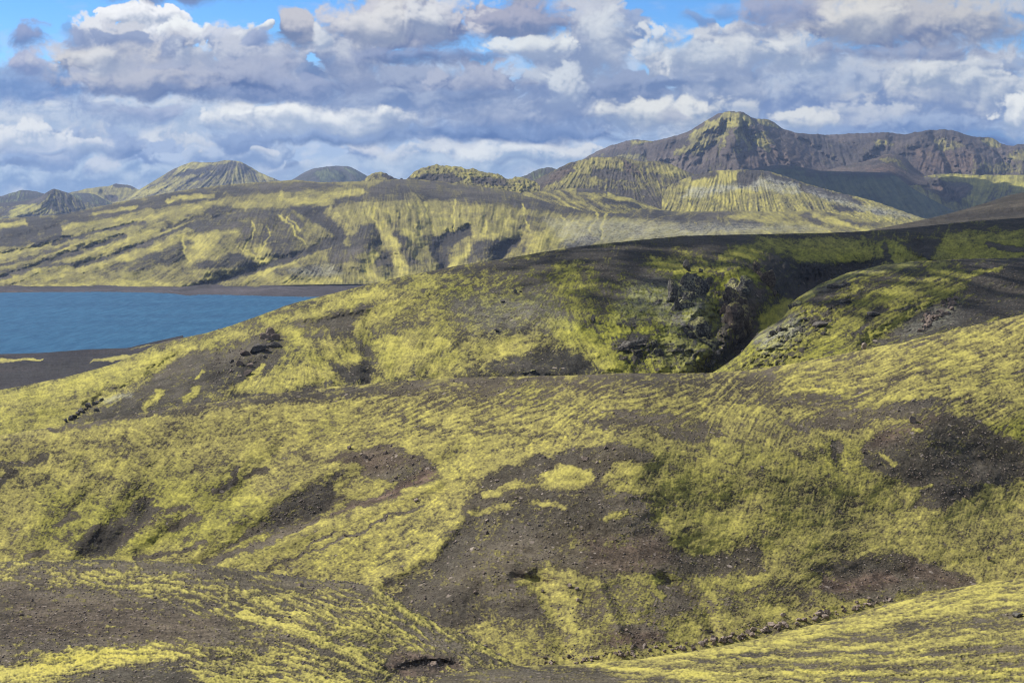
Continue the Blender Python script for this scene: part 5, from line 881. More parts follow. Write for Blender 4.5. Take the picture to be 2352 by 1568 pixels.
for a in [
    # low bank, left
    (250, 285, 430, 62, PAL, (190, 200, 220), .8, .5), (60, 330, 120, 44, (208, 206, 212), (170, 182, 212)), (190, 310, 90, 34, (205, 206, 215), (178, 188, 214)), (400, 325, 110, 32, (205, 208, 218), (182, 192, 216)),
    (150, 405, 420, 44, (172, 190, 218), (132, 163, 208), .9, .4), (120, 352, 85, 44, (182, 190, 214), (134, 160, 205)), (30, 372, 60, 16, (130, 155, 200), BLU), (168, 310, 24, 22, (150, 166, 202), (140, 160, 200), .9),
    (350, 356, 68, 36, (150, 168, 206), (128, 154, 202)), (270, 336, 64, 44, (140, 158, 198), (104, 134, 186), 1, .15, 1.5), (235, 386, 38, 24, (192, 198, 216), (150, 172, 212), .9), (208, 345, 26, 14, (120, 146, 192), BLU, .8), (120, 342, 30, 6, (125, 150, 196), BLU, .7), (124, 296, 14, 5, (150, 165, 200), BLU, .7),
    (452, 347, 24, 15, (222, 220, 222), (175, 188, 214)), (420, 372, 70, 26, (168, 184, 216), (140, 165, 210)), (470, 405, 260, 26, (178, 194, 220), (150, 176, 214), .8, .4), (650, 386, 90, 20, (190, 198, 218), (165, 182, 216), .8), (668, 378, 34, 10, (128, 152, 196), BLU, .8),
    # middle bands
    (560, 352, 130, 30, (170, 184, 213), (140, 164, 206)), (545, 318, 62, 34, (128, 150, 194), (120, 146, 194), 1, .2), (600, 345, 26, 9, (200, 204, 218), (170, 184, 212), .9), (400, 268, 320, 26, (150, 172, 210), (158, 180, 216), .7, .5), (320, 262, 95, 22, (160, 168, 200), (128, 148, 194), .85, .35), (220, 246, 60, 14, (132, 150, 195), BLU, .6, .4),
    (830, 352, 64, 30, (205, 207, 220), (130, 156, 203)), (905, 366, 48, 26, (200, 205, 219), (160, 180, 214)), (1010, 345, 90, 28, (200, 205, 220), (150, 174, 212)), (1180, 350, 190, 36, (204, 208, 221), (150, 174, 213)), (1330, 345, 80, 22, (210, 212, 222), (165, 184, 214)), (1000, 385, 300, 24, (182, 197, 221), (155, 179, 215), .8, .4), (1195, 366, 66, 10, (122, 147, 192), (116, 144, 194), .9, .3),
    (1060, 306, 420, 24, (120, 146, 196), (70, 110, 172), 1, .3, 1.6), (770, 318, 180, 15, (122, 146, 194), (92, 124, 176), .95, .3), (700, 276, 215, 40, (226, 226, 231), (150, 166, 200), 1, .2, 1.3), (860, 285, 120, 28, (205, 208, 219), (150, 166, 200)),
    # right, back
    (1850, 200, 330, 90, (172, 184, 212), (132, 154, 202), 1, .3), (2180, 205, 230, 110, (186, 191, 209), (136, 156, 200), 1, .3), (1640, 190, 140, 90, (170, 180, 208), (140, 158, 198)), (2000, 270, 150, 34, (188, 194, 213), (136, 158, 204)), (1700, 262, 50, 36, (196, 200, 214), (150, 170, 208)), (2150, 290, 140, 24, (150, 168, 206), (110, 142, 196), .9, .35),
    (2300, 322, 120, 22, (90, 132, 192), (50, 100, 172), .95, .4), (2335, 268, 52, 40, (212, 212, 220), (150, 170, 208)), (1860, 285, 66, 32, (214, 215, 222), (155, 172, 204), 1, .3), (1930, 305, 100, 18, (130, 154, 200), (112, 144, 198), .8, .35), (1690, 115, 170, 62, (194, 198, 214), (158, 170, 204)), (1680, 70, 60, 22, (205, 207, 220), (160, 172, 206)),
    (1240, 265, 330, 46, (160, 170, 199), (112, 138, 188), 1, .3, 1.3), (1300, 190, 90, 80, (178, 186, 209), (140, 156, 196)), (1370, 75, 82, 120, (186, 190, 211), (150, 164, 200)), (1245, 118, 95, 34, (206, 210, 223), (150, 164, 200)), (1230, 190, 60, 40, (182, 190, 212), (134, 152, 196)),
    (1430, 205, 92, 46, (138, 153, 192), (120, 142, 188), 1, .15), (1505, 152, 40, 34, (226, 226, 233), (170, 180, 208), 1, .13), (1540, 188, 60, 20, (136, 153, 194), (124, 146, 192), 1, .14), (1530, 264, 125, 42, (222, 222, 226), (160, 174, 202), 1, .38), (1550, 266, 30, 15, (165, 170, 194), (150, 162, 195), .8, .35), (1450, 60, 40, 30, (150, 162, 198), (138, 156, 198), .9),
    (1760, 66, 40, 12, (222, 223, 232), (180, 190, 214), .9, .2), (1620, 46, 34, 13, (126, 148, 196), (126, 150, 200), .75, .4), (1665, 30, 26, 16, (122, 146, 198), (122, 150, 204), .5, .5), (1905, 128, 44, 34, (150, 166, 203), (146, 166, 206), .95, .16), (1990, 180, 50, 22, (172, 182, 209), (150, 168, 206), .8, .3),
    (2060, 58, 285, 80, (182, 181, 193), (130, 141, 178), 1, .25, 1.5), (1960, 46, 80, 48, (202, 199, 203), (164, 168, 190), .8, .5), (2280, 48, 110, 62, (192, 190, 197), (150, 158, 186), .8, .5), (1800, 30, 90, 50, (155, 158, 188), (140, 152, 192), .9, .35), (2330, 145, 60, 20, (118, 142, 190), BLU, .7, .4),
    # centre
    (940, 195, 190, 54, (146, 158, 192), (110, 132, 182), 1, .3), (1085, 190, 105, 44, (166, 172, 199), (104, 128, 180), 1, .16, 1.4), (800, 130, 90, 80, (186, 190, 209), (148, 160, 196)), (930, 232, 260, 26, (150, 164, 198), (120, 144, 192), .9, .35),
    (1190, 45, 110, 62, (160, 161, 188), (124, 140, 182), 1, .2, 1.3), (930, 52, 190, 92, (196, 194, 209), (120, 134, 178), 1, .2, 1.4), (880, 60, 70, 46, (200, 198, 206), (160, 164, 190), .8, .5), (1000, 20, 66, 36, (212, 212, 224), (170, 174, 200), .8, .4), (1000, 132, 150, 16, (118, 134, 180), (98, 122, 174), .8, .4),
    # left cumulus
    (60, 195, 150, 52, (128, 154, 203), (108, 142, 200), .95, .35), (72, 142, 48, 38, (176, 176, 202), (134, 150, 196), .95, .3), (58, 82, 44, 34, (140, 149, 190), (112, 138, 192), .95, .25), (150, 62, 22, 12, (110, 146, 202), (104, 146, 206), .6, .5),
    (312, 52, 82, 46, (246, 245, 248), (196, 199, 217), 1, .07), (388, 32, 36, 24, (240, 240, 246), (196, 200, 220), 1, .07), (432, 82, 66, 40, (232, 233, 241), (176, 184, 212), 1, .09), (520, 92, 60, 40, (202, 205, 224), (164, 174, 207), 1, .16), (240, 80, 80, 40, (220, 220, 232), (180, 186, 212), 1, .16),
    (572, 88, 34, 36, (216, 218, 231), (176, 186, 212), 1, .14), (612, 64, 24, 12, (236, 236, 242), (190, 198, 218), 1, .14), (600, 140, 130, 60, (184, 188, 209), (150, 162, 198)), (690, 66, 56, 50, (188, 186, 200), (128, 141, 178), 1, .2, 1, .5), (738, 80, 16, 40, (222, 224, 234), (176, 186, 212), .8, .3), (600, 92, 30, 20, (150, 162, 200), (126, 146, 194), .9),
    (300, 128, 190, 66, (196, 197, 213), (150, 158, 188), 1, .2), (195, 140, 76, 48, (200, 197, 204), (132, 144, 180), 1, .25), (360, 150, 130, 52, (190, 189, 201), (140, 152, 188), 1, .3), (275, 88, 80, 16, (124, 141, 185), (116, 136, 184), .95, .25), (170, 85, 36, 20, (130, 146, 190), (126, 146, 192), .85, .3), (412, 114, 54, 24, (116, 134, 180), (106, 128, 178), .95, .2), (240, 150, 30, 30, (140, 150, 184), (136, 150, 186), .7, .4),
    (470, 190, 330, 56, (160, 166, 194), (88, 114, 168), 1, .22, 1.6), (320, 186, 150, 34, (180, 180, 196), (130, 144, 184), .8, .4), (560, 216, 160, 20, (112, 132, 178), (80, 110, 166), .85, .4), (730, 160, 36, 24, (118, 138, 183), (108, 132, 182), .95, .15), (690, 200, 130, 34, (140, 152, 190), (110, 132, 182), .8, .35),
    (235, 138, 60, 30, (216, 214, 220), (165, 172, 196), .8, .3), (850, 62, 70, 50, (216, 214, 222), (165, 170, 194), .8, .35), (985, 40, 60, 46, (214, 214, 224), (160, 168, 196), .8, .3), (1225, 112, 95, 28, (220, 223, 232), (172, 182, 210), .9, .2),
    (1385, 80, 55, 70, (212, 216, 228), (165, 176, 206), .8, .3), (1490, 108, 55, 40, (216, 219, 229), (168, 178, 206), .85, .25), (1300, 200, 50, 45, (208, 213, 227), (160, 174, 206), .8, .3), (1790, 118, 150, 36, (216, 218, 227), (172, 183, 210), .85, .3), (1600, 120, 70, 36, (210, 215, 228), (170, 182, 210), .8, .3),
    (2170, 165, 120, 44, (214, 216, 225), (165, 178, 206), .85, .35), (2290, 200, 90, 40, (210, 213, 223), (165, 178, 206), .8, .35), (1980, 45, 90, 46, (216, 213, 216), (170, 174, 194), .8, .4), (720, 275, 170, 28, (238, 237, 239), (190, 198, 218), .9, .25), (450, 125, 60, 30, (205, 208, 222), (165, 174, 202), .7, .3), (1080, 215, 90, 18, (112, 134, 182), (92, 120, 174), .8, .35),
    (930, 130, 160, 18, (124, 138, 182), (96, 120, 172), .85, .35), (2050, 118, 220, 18, (140, 150, 184), (112, 130, 178), .8, .4), (1160, 350, 120, 24, (224, 226, 233), (175, 192, 220), .85, .25), (60, 310, 90, 26, (226, 226, 230), (185, 196, 218), .85, .3), (200, 330, 60, 22, (222, 222, 228), (180, 192, 216), .8, .3), (2330, 262, 50, 36, (232, 232, 236), (180, 192, 216), .9, .25),
    (400, -14, 150, 18, (130, 130, 168), (128, 134, 175), .9, .3)]:
    puff(*a)
# loose cumulus beyond the edges of the view
rs = random.Random(4)
for k in range(46):
    x = rs.choice([rs.uniform(-850, -120), rs.uniform(2480, 3200)]); y = rs.uniform(20, 380); r = rs.uniform(60, 190)
    puff(x, y, r, r * rs.uniform(.3, .5), rs.choice([PAL, WRM, WHT]), rs.choice([SLT, BLU, GRY]), .95, .25, 1.3)
for k in range(34):
    puff(rs.uniform(-850, 3200), rs.uniform(-330, -110), rs.uniform(90, 230), rs.uniform(50, 90), rs.choice([PAL, WRM, WHT]), rs.choice([SLT, GRY]), .95, .3, 1.3)
SKY *= (1 + .03 * fbm(SXX / 9, SYY / 7, 3, 290))[..., None]
fr = sst(0, 260, np.minimum(np.minimum(SXX - SX0, SX1 - SXX), SYY - SY0 + 60)); SKA *= fr

img = bpy.data.images.new('cloud_deck', SXX.shape[1], SXX.shape[0], alpha=True, float_buffer=True)
img.colorspace_settings.name = 'Non-Color'; img.alpha_mode = 'CHANNEL_PACKED'
unp = SKY / np.maximum(SKA, 1e-3)[..., None]
img.pixels.foreach_set(np.concatenate([unp, SKA[..., None]], -1)[::-1].astype(np.float32).reshape(-1)); img.update(); img.pack()
W = bpy.data.worlds.new('World'); bpy.context.scene.world = W; W.use_nodes = True
W.node_tree.nodes.clear(); T = NT(W.node_tree)
sky = T.n('ShaderNodeTexSky', sky_type='NISHITA'); sky.sun_disc = False
sky.sun_elevation = math.asin(SUN.z); sky.sun_rotation = math.atan2(SUN.x, SUN.y); sky.altitude = 600; sky.air_density = 1.0; sky.dust_density = .3; sky.ozone_density = 3
gen = T.n('ShaderNodeTexCoord').outputs['Generated']
sx = T.n('ShaderNodeSeparateXYZ'); T.put(sx.inputs[0], gen); dx, dy, dz = sx.outputs
ay = T.m('MAXIMUM', T.m('ABSOLUTE', dy), .02)
u = T.m('DIVIDE', dx, ay); v = T.m('DIVIDE', dz, ay)              # bearing and height above the horizon, as slopes
w_, h_ = SXX.shape[1] * SST, SXX.shape[0] * SST
cb = T.n('ShaderNodeCombineXYZ'); T.put(cb.inputs[0], T.m('MULTIPLY_ADD', u, F / w_, (SW / 2 - SX0) / w_)); T.put(cb.inputs[1], T.m('MULTIPLY_ADD', v, F / h_, 1 - (HZ - SY0) / h_))
it = T.n('ShaderNodeTexImage', image=img, extension='CLIP', interpolation='Cubic'); T.put(it.inputs[0], cb.outputs[0])
col = T.mix(1.0, sky.outputs[0], T.mix(T.rng(dz, .2, .45), T.mix(T.rng(v, .0, .16), (.75, .9, 1.0), (.34, .63, .95)), (.9, .95, 1.0)), 'MULTIPLY')
# overhead and behind: broken cloud
ovr = T.m('MULTIPLY', T.rng(T.noise(gen, 5.0, 5, .6), .40, .54), T.m('MAXIMUM', T.rng(dz, .20, .30), T.m('LESS_THAN', dy, 0)))
col = T.mix(T.m('MULTIPLY', ovr, .9), col, T.mix(T.rng(T.noise(gen, 9, 4, .6), .35, .65), tuple(lin((165, 170, 185))), tuple(lin((240, 240, 240)))))
col = T.mix(T.m('MULTIPLY', it.outputs['Alpha'], T.m('GREATER_THAN', dy, 0)), col, it.outputs['Color'])
bg = T.n('ShaderNodeBackground'); T.put(bg.inputs[0], col); bg.inputs[1].default_value = STR
T.t.links.new(bg.outputs[0], T.n('ShaderNodeOutputWorld').inputs[0])
W.cycles.sampling_method = 'MANUAL'; W.cycles.sample_map_resolution = 1024

cd = bpy.data.cameras.new('camera'); cam = bpy.data.objects.new('camera', cd); C.objects.link(cam)
cam.location = (0, 0, CAMZ); cam.rotation_euler = (math.pi / 2, 0, 0)
cd.sensor_width = 36; cd.lens = 36 * F / SW; cd.shift_y = (HZ - SH / 2) / SW; cd.clip_end = 100000; cd.clip_start = 1
sc = bpy.context.scene; sc.camera = cam
sc.view_settings.view_transform = 'Standard'; sc.view_settings.look = 'None'; sc.view_settings.gamma = 1; sc.view_settings.exposure = EXPO
sc.cycles.filter_width = 1.15; sc.cycles.use_adaptive_sampling = False; sc.cycles.use_denoising = True; sc.cycles.max_bounces = 5; sc.cycles.diffuse_bounces = 3; sc.cycles.glossy_bounces = 2; sc.cycles.volume_bounces = 0
# ---- the air
bm = bmesh.new(); bmesh.ops.create_cube(bm, size=1)
for p in bm.verts: p.co = ((p.co.x) * 11000, -400 + (p.co.y + .5) * 11600, -3.6 + (p.co.z + .5) * 770)
me = bpy.data.meshes.new('haze'); bm.to_mesh(me); bm.free()
m, T = new_mat('haze_air'); pv = T.n('ShaderNodeVolumePrincipled'); pv.inputs['Color'].default_value = (.45, .62, 1, 1); pv.inputs['Density'].default_value = 2.7e-5; pv.inputs['Anisotropy'].default_value = .2
T.t.links.new(pv.outputs[0], T.n('ShaderNodeOutputMaterial').inputs['Volume']); me.materials.append(m)
o = bpy.data.objects.new('haze', me); C.objects.link(o); o['kind'] = 'stuff'; o['label'] = 'thin blue air softening the far mountains'; o['category'] = 'haze'
# ================================================================ stones, outcrops and crags
def rock_mat(name, a, b, moss=.0, lich=.0, sc=1.0, mcol=(.20, .19, .035)):
    m, T = new_mat(name)
    tc = T.n('ShaderNodeTexCoord'); geo = T.n('ShaderNodeNewGeometry'); pos = geo.outputs['Position']
    oi = T.n('ShaderNodeObjectInfo').outputs['Random']
    n1 = T.noise(pos, 2.2 / sc, 4, .6); n2 = T.noise(pos, .55 / sc, 4, .6); nf = T.noise(pos, 7 / sc, 3, .65)
    c = T.mix(T.rng(n1, .35, .65), a, b)
    c = T.mix(1.0, c, T.mix(oi, (.72, .72, .74), (1.28, 1.24, 1.2)), 'MULTIPLY')
    c = T.mix(1.0, c, T.mix(T.rng(nf, .35, .65), (.7, .7, .7), (1.3, 1.3, 1.3)), 'MULTIPLY')
    sp = T.n('ShaderNodeSeparateXYZ'); T.put(sp.inputs[0], geo.outputs['Normal'])
    if lich: c = T.mix(T.m('MULTIPLY', T.rng(T.m('ADD', n2, T.m('MULTIPLY', T.m('SUBTRACT', n1, .5), .8)), .50, .64), lich), c, LICH)
    if moss: c = T.mix(T.m('MULTIPLY', T.rng(T.m('MULTIPLY_ADD', sp.outputs[2], .55, T.m('MULTIPLY_ADD', n1, .9, T.m('SUBTRACT', n2, .5))), .72, .95), moss), c, T.mix(T.rng(n1, .4, .6), mcol, tuple(1.7 * x for x in mcol)))
    bp = T.n('ShaderNodeBump'); bp.inputs['Strength'].default_value = .6; bp.inputs['Distance'].default_value = .25 * sc; T.put(bp.inputs['Height'], T.m('ADD', n1, T.m('MULTIPLY', nf, .5)))
    finish(T, c, .9, .15, bp.outputs[0])
    return m
R_PALE = rock_mat('pale_brown_stone', (.15, .122, .102), (.25, .21, .18), sc=.5)
R_BROWN = rock_mat('brown_stone', (.095, .076, .063), (.16, .13, .11), sc=.5)
R_DARK = rock_mat('dark_basalt', (.045, .041, .038), (.085, .077, .070), lich=.25, sc=1.2)
R_CRAG = rock_mat('mossy_basalt_crag', (.033, .032, .031), (.075, .071, .066), moss=.4, lich=.4, sc=2.0)
R_CLIFF = rock_mat('brown_cliff_rock', (.045, .036, .030), (.095, .073, .060), moss=.35, lich=.1, sc=2.0)

def block(rnd, sub=3, cuts=11, sq=(1, 1, 1), rough=.05):
    """one angular stone: a ball cut flat by many planes and roughened, about 1 across"""
    t = bmesh.new(); bmesh.ops.create_icosphere(t, subdivisions=sub, radius=.62)
    pl = [(Vector((rnd.gauss(0, 1), rnd.gauss(0, 1), rnd.gauss(0, 1))).normalized(), rnd.uniform(.24, .46)) for _ in range(cuts)]
    o = Vector((rnd.uniform(0, 90), rnd.uniform(0, 90), 0))
    for v in t.verts:
        p = v.co.copy()
        for n, d in pl:
            e = p.dot(n) - d
            if e > 0: p -= n * e
        p *= 1 + rough * mnoise.fractal(p * 4 + o, 1, 2, 3)
        v.co = Vector((p.x * sq[0], p.y * sq[1], p.z * sq[2]))
    return t

def to_mesh(name, bm, mat):
    me = bpy.data.meshes.new(name); bm.to_mesh(me); bm.free(); me.materials.append(mat); return me

RND = random.Random(77)
VAR = {}
for nm, mt in (('pale', R_PALE), ('brown', R_BROWN), ('dark', R_DARK)):
    VAR[nm] = [to_mesh('stone', block(RND, 3, 8, (RND.uniform(.95, 1.3), RND.uniform(.9, 1.2), RND.uniform(.7, 1.0)), .07), mt) for _ in range(8)]

def stone(key, x, y, w, h=None, kind='brown', label='', group=None, name='stone', tilt=.3, cat='stone', sink=.12):
    p, _ = on(key, x, y); Y = p.y; s = w * Y / F; h = h or w * .7
    o = bpy.data.objects.new(name, RND.choice(VAR[kind])); C.objects.link(o)
    o.scale = (s, s * RND.uniform(.8, 1.1), h * Y / F / .7)
    o.rotation_euler = (RND.uniform(-tilt, tilt), RND.uniform(-tilt, tilt), RND.uniform(-.6, .6))
    o.location = p + Vector((0, 0, h * Y / F * (.5 - sink)))
    o['label'] = label; o['category'] = cat
    if group: o['group'] = group
    return o

def md_size(hs): return sum(hs) / len(hs)

def crag(name, key, blocks, mat, label, cat='rock outcrop', fill=0, seed=1, stand=1.0, group=None, big=1.0):
    """an outcrop: jointed blocks grown together; blocks = [(x, y, w, h)] on the survey sheet"""
    blocks = [(x, y, w * big, h * big) for (x, y, w, h) in blocks]
    rnd = random.Random(seed); bm = bmesh.new(); p0 = on(key, blocks[0][0], blocks[0][1])[0]; Y0 = p0.y
    todo = list(blocks)
    for (x, y, w, h) in blocks:
        for k in range(fill): todo.append((x + rnd.uniform(-.45, .45) * w, y + rnd.uniform(-.40, .45) * h, w * rnd.uniform(.18, .45), h * rnd.uniform(.2, .5)))
    for (x, y, w, h) in todo:
        q = on(key, x, y)[0]; sc_ = q.y / F
        t = block(rnd, 3, 13, (w * sc_ * 1.08, max(w, h * .6) * sc_ * .8, h * sc_ * 1.05), .09)
        R = Matrix.Rotation(rnd.uniform(-.5, .5), 3, 'Z') @ Matrix.Rotation(rnd.uniform(-.22, .22), 3, 'Y') @ Matrix.Rotation(rnd.uniform(-.2, .2), 3, 'X')
        for v in t.verts: v.co = R @ v.co + q - p0 + Vector((0, 0, .12 * h * sc_ * stand))
        me = bpy.data.meshes.new('t'); t.to_mesh(me); t.free(); bm.from_mesh(me); bpy.data.meshes.remove(me)
    # a buried root joins the blocks into one body
    qs = [on(key, x, y)[0] - p0 for (x, y, w, h) in blocks]; hs = [h * p0.y / F for (x, y, w, h) in blocks]
    for a, b2 in zip(qs, qs[1:]):
        for k in range(4):
            t = bmesh.new(); bmesh.ops.create_icosphere(t, subdivisions=2, radius=min(hs) * .36)
            for v in t.verts: v.co += a.lerp(b2, k / 3)
            me = bpy.data.meshes.new('t'); t.to_mesh(me); t.free(); bm.from_mesh(me); bpy.data.meshes.remove(me)
    me = to_mesh(name + '_raw', bm, mat); raw = bpy.data.objects.new('raw', me); C.objects.link(raw)
    md = raw.modifiers.new('r', 'REMESH'); md.mode = 'VOXEL'; md.voxel_size = max(.05, min(min(hs) / 9, sum(hs) / len(hs) / 13)); md.use_smooth_shade = False
    dg = bpy.context.evaluated_depsgraph_get(); me2 = bpy.data.meshes.new_from_object(raw.evaluated_get(dg)); me2.name = name
    bpy.data.objects.remove(raw); bpy.data.meshes.remove(me)
    bm = bmesh.new(); bm.from_mesh(me2)                                  # keep the one body, drop crumbs
    seen = {}; best = set()
    for v in bm.verts:
        if v in seen: continue
        st = [v]; isl = set()
        while st:
            q = st.pop()
            if q in isl: continue
            isl.add(q); st.extend(e_.other_vert(q) for e_ in q.link_edges if e_.other_vert(q) not in isl)
        for q in isl: seen[q] = 1
        if len(isl) > len(best): best = isl
    bmesh.ops.delete(bm, geom=[v for v in bm.verts if v not in best], context='VERTS')
    for v in bm.verts: v.co += v.normal * (.05 * md_size(hs)) * mnoise.fractal(v.co * (2.5 / md_size(hs)), 1, 2, 4)
    bm.to_mesh(me2); bm.free(); me = me2
    if not me.materials: me.materials.append(mat)
    o = bpy.data.objects.new(name, me); C.objects.link(o); o.location = p0
    o['label'] = label; o['category'] = cat
    if group: o['group'] = group
    return o

# --- crags of the gorge
crag('basalt_crag', 'ridge', [(1548, 690, 34, 60), (1575, 672, 36, 56), (1603, 668, 34, 50), (1560, 725, 38, 60), (1590, 715, 40, 55), (1535, 745, 26, 40)], R_CRAG, 'tallest lichen grey basalt crag on the left wall of the gorge', fill=7, seed=3, stand=2.0, big=1.28)
crag('basalt_crag', 'ridge', [(1600, 770, 46, 44), (1632, 758, 40, 44), (1570, 785, 30, 30), (1622, 798, 40, 36), (1646, 785, 28, 40)], R_CRAG, 'low broken basalt crag below the tallest grey one, beside the gully floor', fill=7, seed=4, stand=1.7, big=1.28)
crag('basalt_crag', 'ridge', [(1676, 642, 34, 44), (1700, 640, 34, 46), (1712, 668, 24, 40), (1680, 668, 30, 30)], R_CRAG, 'rounded moss capped crag at the head of the gorge cliff', fill=6, seed=5, stand=1.8, big=1.25)
crag('cliff', 'ridge', [(1676, 712, 36, 56), (1706, 716, 40, 60), (1690, 748, 44, 56), (1724, 742, 30, 60), (1680, 785, 40, 46)], R_CLIFF, 'dark brown rock cliff dropping into the gorge beside the moss capped crag', 'cliff', fill=5, seed=6, stand=1.7, big=1.2)
crag('cliff', 'ridge', [(1738, 625, 30, 40), (1758, 650, 36, 50), (1738, 662, 26, 40), (1784, 668, 28, 34), (1762, 685, 40, 24)], R_CLIFF, 'shaded rock wall closing the upper end of the gorge', 'cliff', fill=5, seed=7, stand=1.4)
crag('rock_outcrop', 'ridge', [(1420, 775, 34, 26), (1450, 770, 36, 28), (1470, 785, 26, 28), (1440, 795, 40, 24)], R_DARK, 'flat dark rock shelf on the mossy slope left of the gorge', fill=4, seed=8, stand=1.0)
crag('rock_outcrop', 'ridge', [(1500, 795, 20, 22), (1515, 815, 24, 22), (1495, 822, 18, 16), (1530, 800, 18, 20), (1508, 836, 16, 12)], R_CRAG, 'cluster of small mossy rock lumps near the mouth of the gorge', fill=3, seed=9, stand=.9, big=1.25)
crag('rock_outcrop', 'ridge', [(1612, 825, 26, 20), (1640, 818, 26, 22), (1660, 806, 24, 22), (1630, 838, 30, 14), (1600, 840, 20, 12)], R_DARK, 'jagged black rubble on the gorge floor just above the near slope', fill=5, seed=10, stand=.7, big=1.2)
for x, y, w, h, l in ((1581, 624, 17, 24, 'upright dark rock standing alone above the tallest grey crag'), (1608, 626, 10, 12, 'small dark rock between the upright rock and the gorge cliff'), (1628, 649, 17, 17, 'round dark boulder in bright moss between the two crags'),
                      (1364, 740, 11, 18, 'leaning dark rock on the olive slope well left of the gorge'), (1185, 673, 9, 11, 'little dark rock high on the sunless middle ridge'), (1197, 672, 6, 5, 'tiny dark rock touching the little one high on the middle ridge'), (1155, 695, 12, 6, 'flat dark rock on the olive middle ridge, below the two little ones'), (1142, 762, 12, 8, 'brown rock on the pale patch of the middle ridge')):
    stone('ridge', x, y, w, h, 'dark', l, name='rock', cat='rock', tilt=.2)
# --- far side of the gully
crag('rock_outcrop', 'gorgeside', [(1895, 672, 34, 18), (1922, 660, 36, 20), (1945, 655, 20, 18)], R_DARK, 'long dark rock ledge near the top of the mossy spur', fill=4, seed=11, stand=.2)
crag('rock_outcrop', 'gorgeside', [(1818, 708, 20, 26), (1832, 702, 20, 22), (1826, 722, 22, 18)], R_CRAG, 'grey crag on the edge of the mossy spur facing the gorge', fill=4, seed=12, stand=.5)
crag('rock_outcrop', 'gorgeside', [(1750, 785, 26, 20), (1775, 770, 28, 22), (1798, 758, 24, 18), (1765, 800, 22, 16)], R_CRAG, 'pale lichened rocks low on the mossy spur beside the gully', fill=4, seed=13, stand=.4)
for x, y, w, h, l in ((1886, 749, 30, 14, 'dark rock in a hollow halfway down the mossy spur'), (1890, 768, 14, 12, 'brown rock just below the hollow on the mossy spur'), (1998, 724, 30, 10, 'flat grey rock slab in the moss of the spur'), (1850, 735, 10, 7, 'small black rock on the left flank of the mossy spur'), (1940, 694, 26, 8, 'thin dark rock step below the long ledge on the spur')):
    stone('gorgeside', x, y, w, h, 'dark', l, name='rock', cat='rock', tilt=.15, sink=.3)
stone('slope', 1985, 795, 13, 13, 'pale', 'pale boulder on the skyline of the sunlit slope below the spur', name='boulder', cat='boulder')
for k in range(46):
    u_ = RND.random(); v_ = RND.uniform(-1, 1)
    stone('gorgeside', 2110 + 86 * u_, 752 - 56 * u_ + 16 * v_, RND.uniform(6, 14), None, 'brown', 'brown boulder in the rubble patch on the dark flank of the spur', 'boulders of the rubble patch on the spur', 'boulder', .5, 'boulder')
# --- rocks of the sunny left end of the ridge
crag('rock_outcrop', 'ridge', [(612, 778, 36, 24), (619, 768, 22, 34), (630, 778, 26, 22), (603, 784, 24, 14)], R_BROWN, 'tall jagged dark rock fin on the sunlit ridge above the lake', fill=6, seed=21, stand=.8)
for x, y, w, h, l in ((624, 797, 34, 15, 'dark slab leaning below the tall rock fin'), (590, 803, 38, 15, 'longest dark slab, left of the tall rock fin'), (563, 815, 22, 11, 'wedge shaped dark slab at the lower end of the long slab'), (532, 832, 9, 13, 'upright dark stone left of the block cluster below the slabs'), (553, 838, 17, 13, 'biggest dark block in the cluster below the slabs'),
                      (574, 841, 16, 10, 'low block right of the biggest block below the slabs'), (567, 861, 24, 13, 'lowest dark block of the cluster below the slabs'), (530, 855, 9, 8, 'small dark stone left of the lowest block'), (502, 857, 7, 7, 'smallest dark stone alone in the gravel left of the cluster'), (607, 820, 10, 7, 'small dark stone under the leaning slab')):
    stone('ridge', x, y, w * .9, h * 1.0, RND.choice(('dark', 'brown')), l, name='rock', cat='rock', tilt=.5, sink=.3)
for x, y, w in ((233, 921, 11), (224, 926, 9), (215, 930, 12), (205, 936, 13), (196, 942, 10), (189, 947, 13), (181, 953, 10), (168, 961, 15), (160, 965, 12), (152, 969, 9), (222, 944, 11)):
    stone('ridge', x, y, w, w * .8, 'dark', 'dark block in the broken stone line low on the ridge at left', 'stone line low on the ridge', 'rock', .3, 'rock')
crag('rock_pile', 'ridge', [(1208, 858, 16, 10), (1222, 855, 16, 13), (1236, 860, 16, 9), (1250, 861, 12, 6)], R_CRAG, 'grey lichened rock pile on the gravel behind the crest of the near slope', 'rock pile', fill=5, seed=15, stand=.8)
crag('rock_spire', 'knoll', [(922, 411, 7, 13), (918, 415, 10, 8), (927, 416, 10, 7)], R_DARK, 'tiny dark rock spire on the skyline between two mossy knolls', 'rock spire', seed=16, stand=2.0)
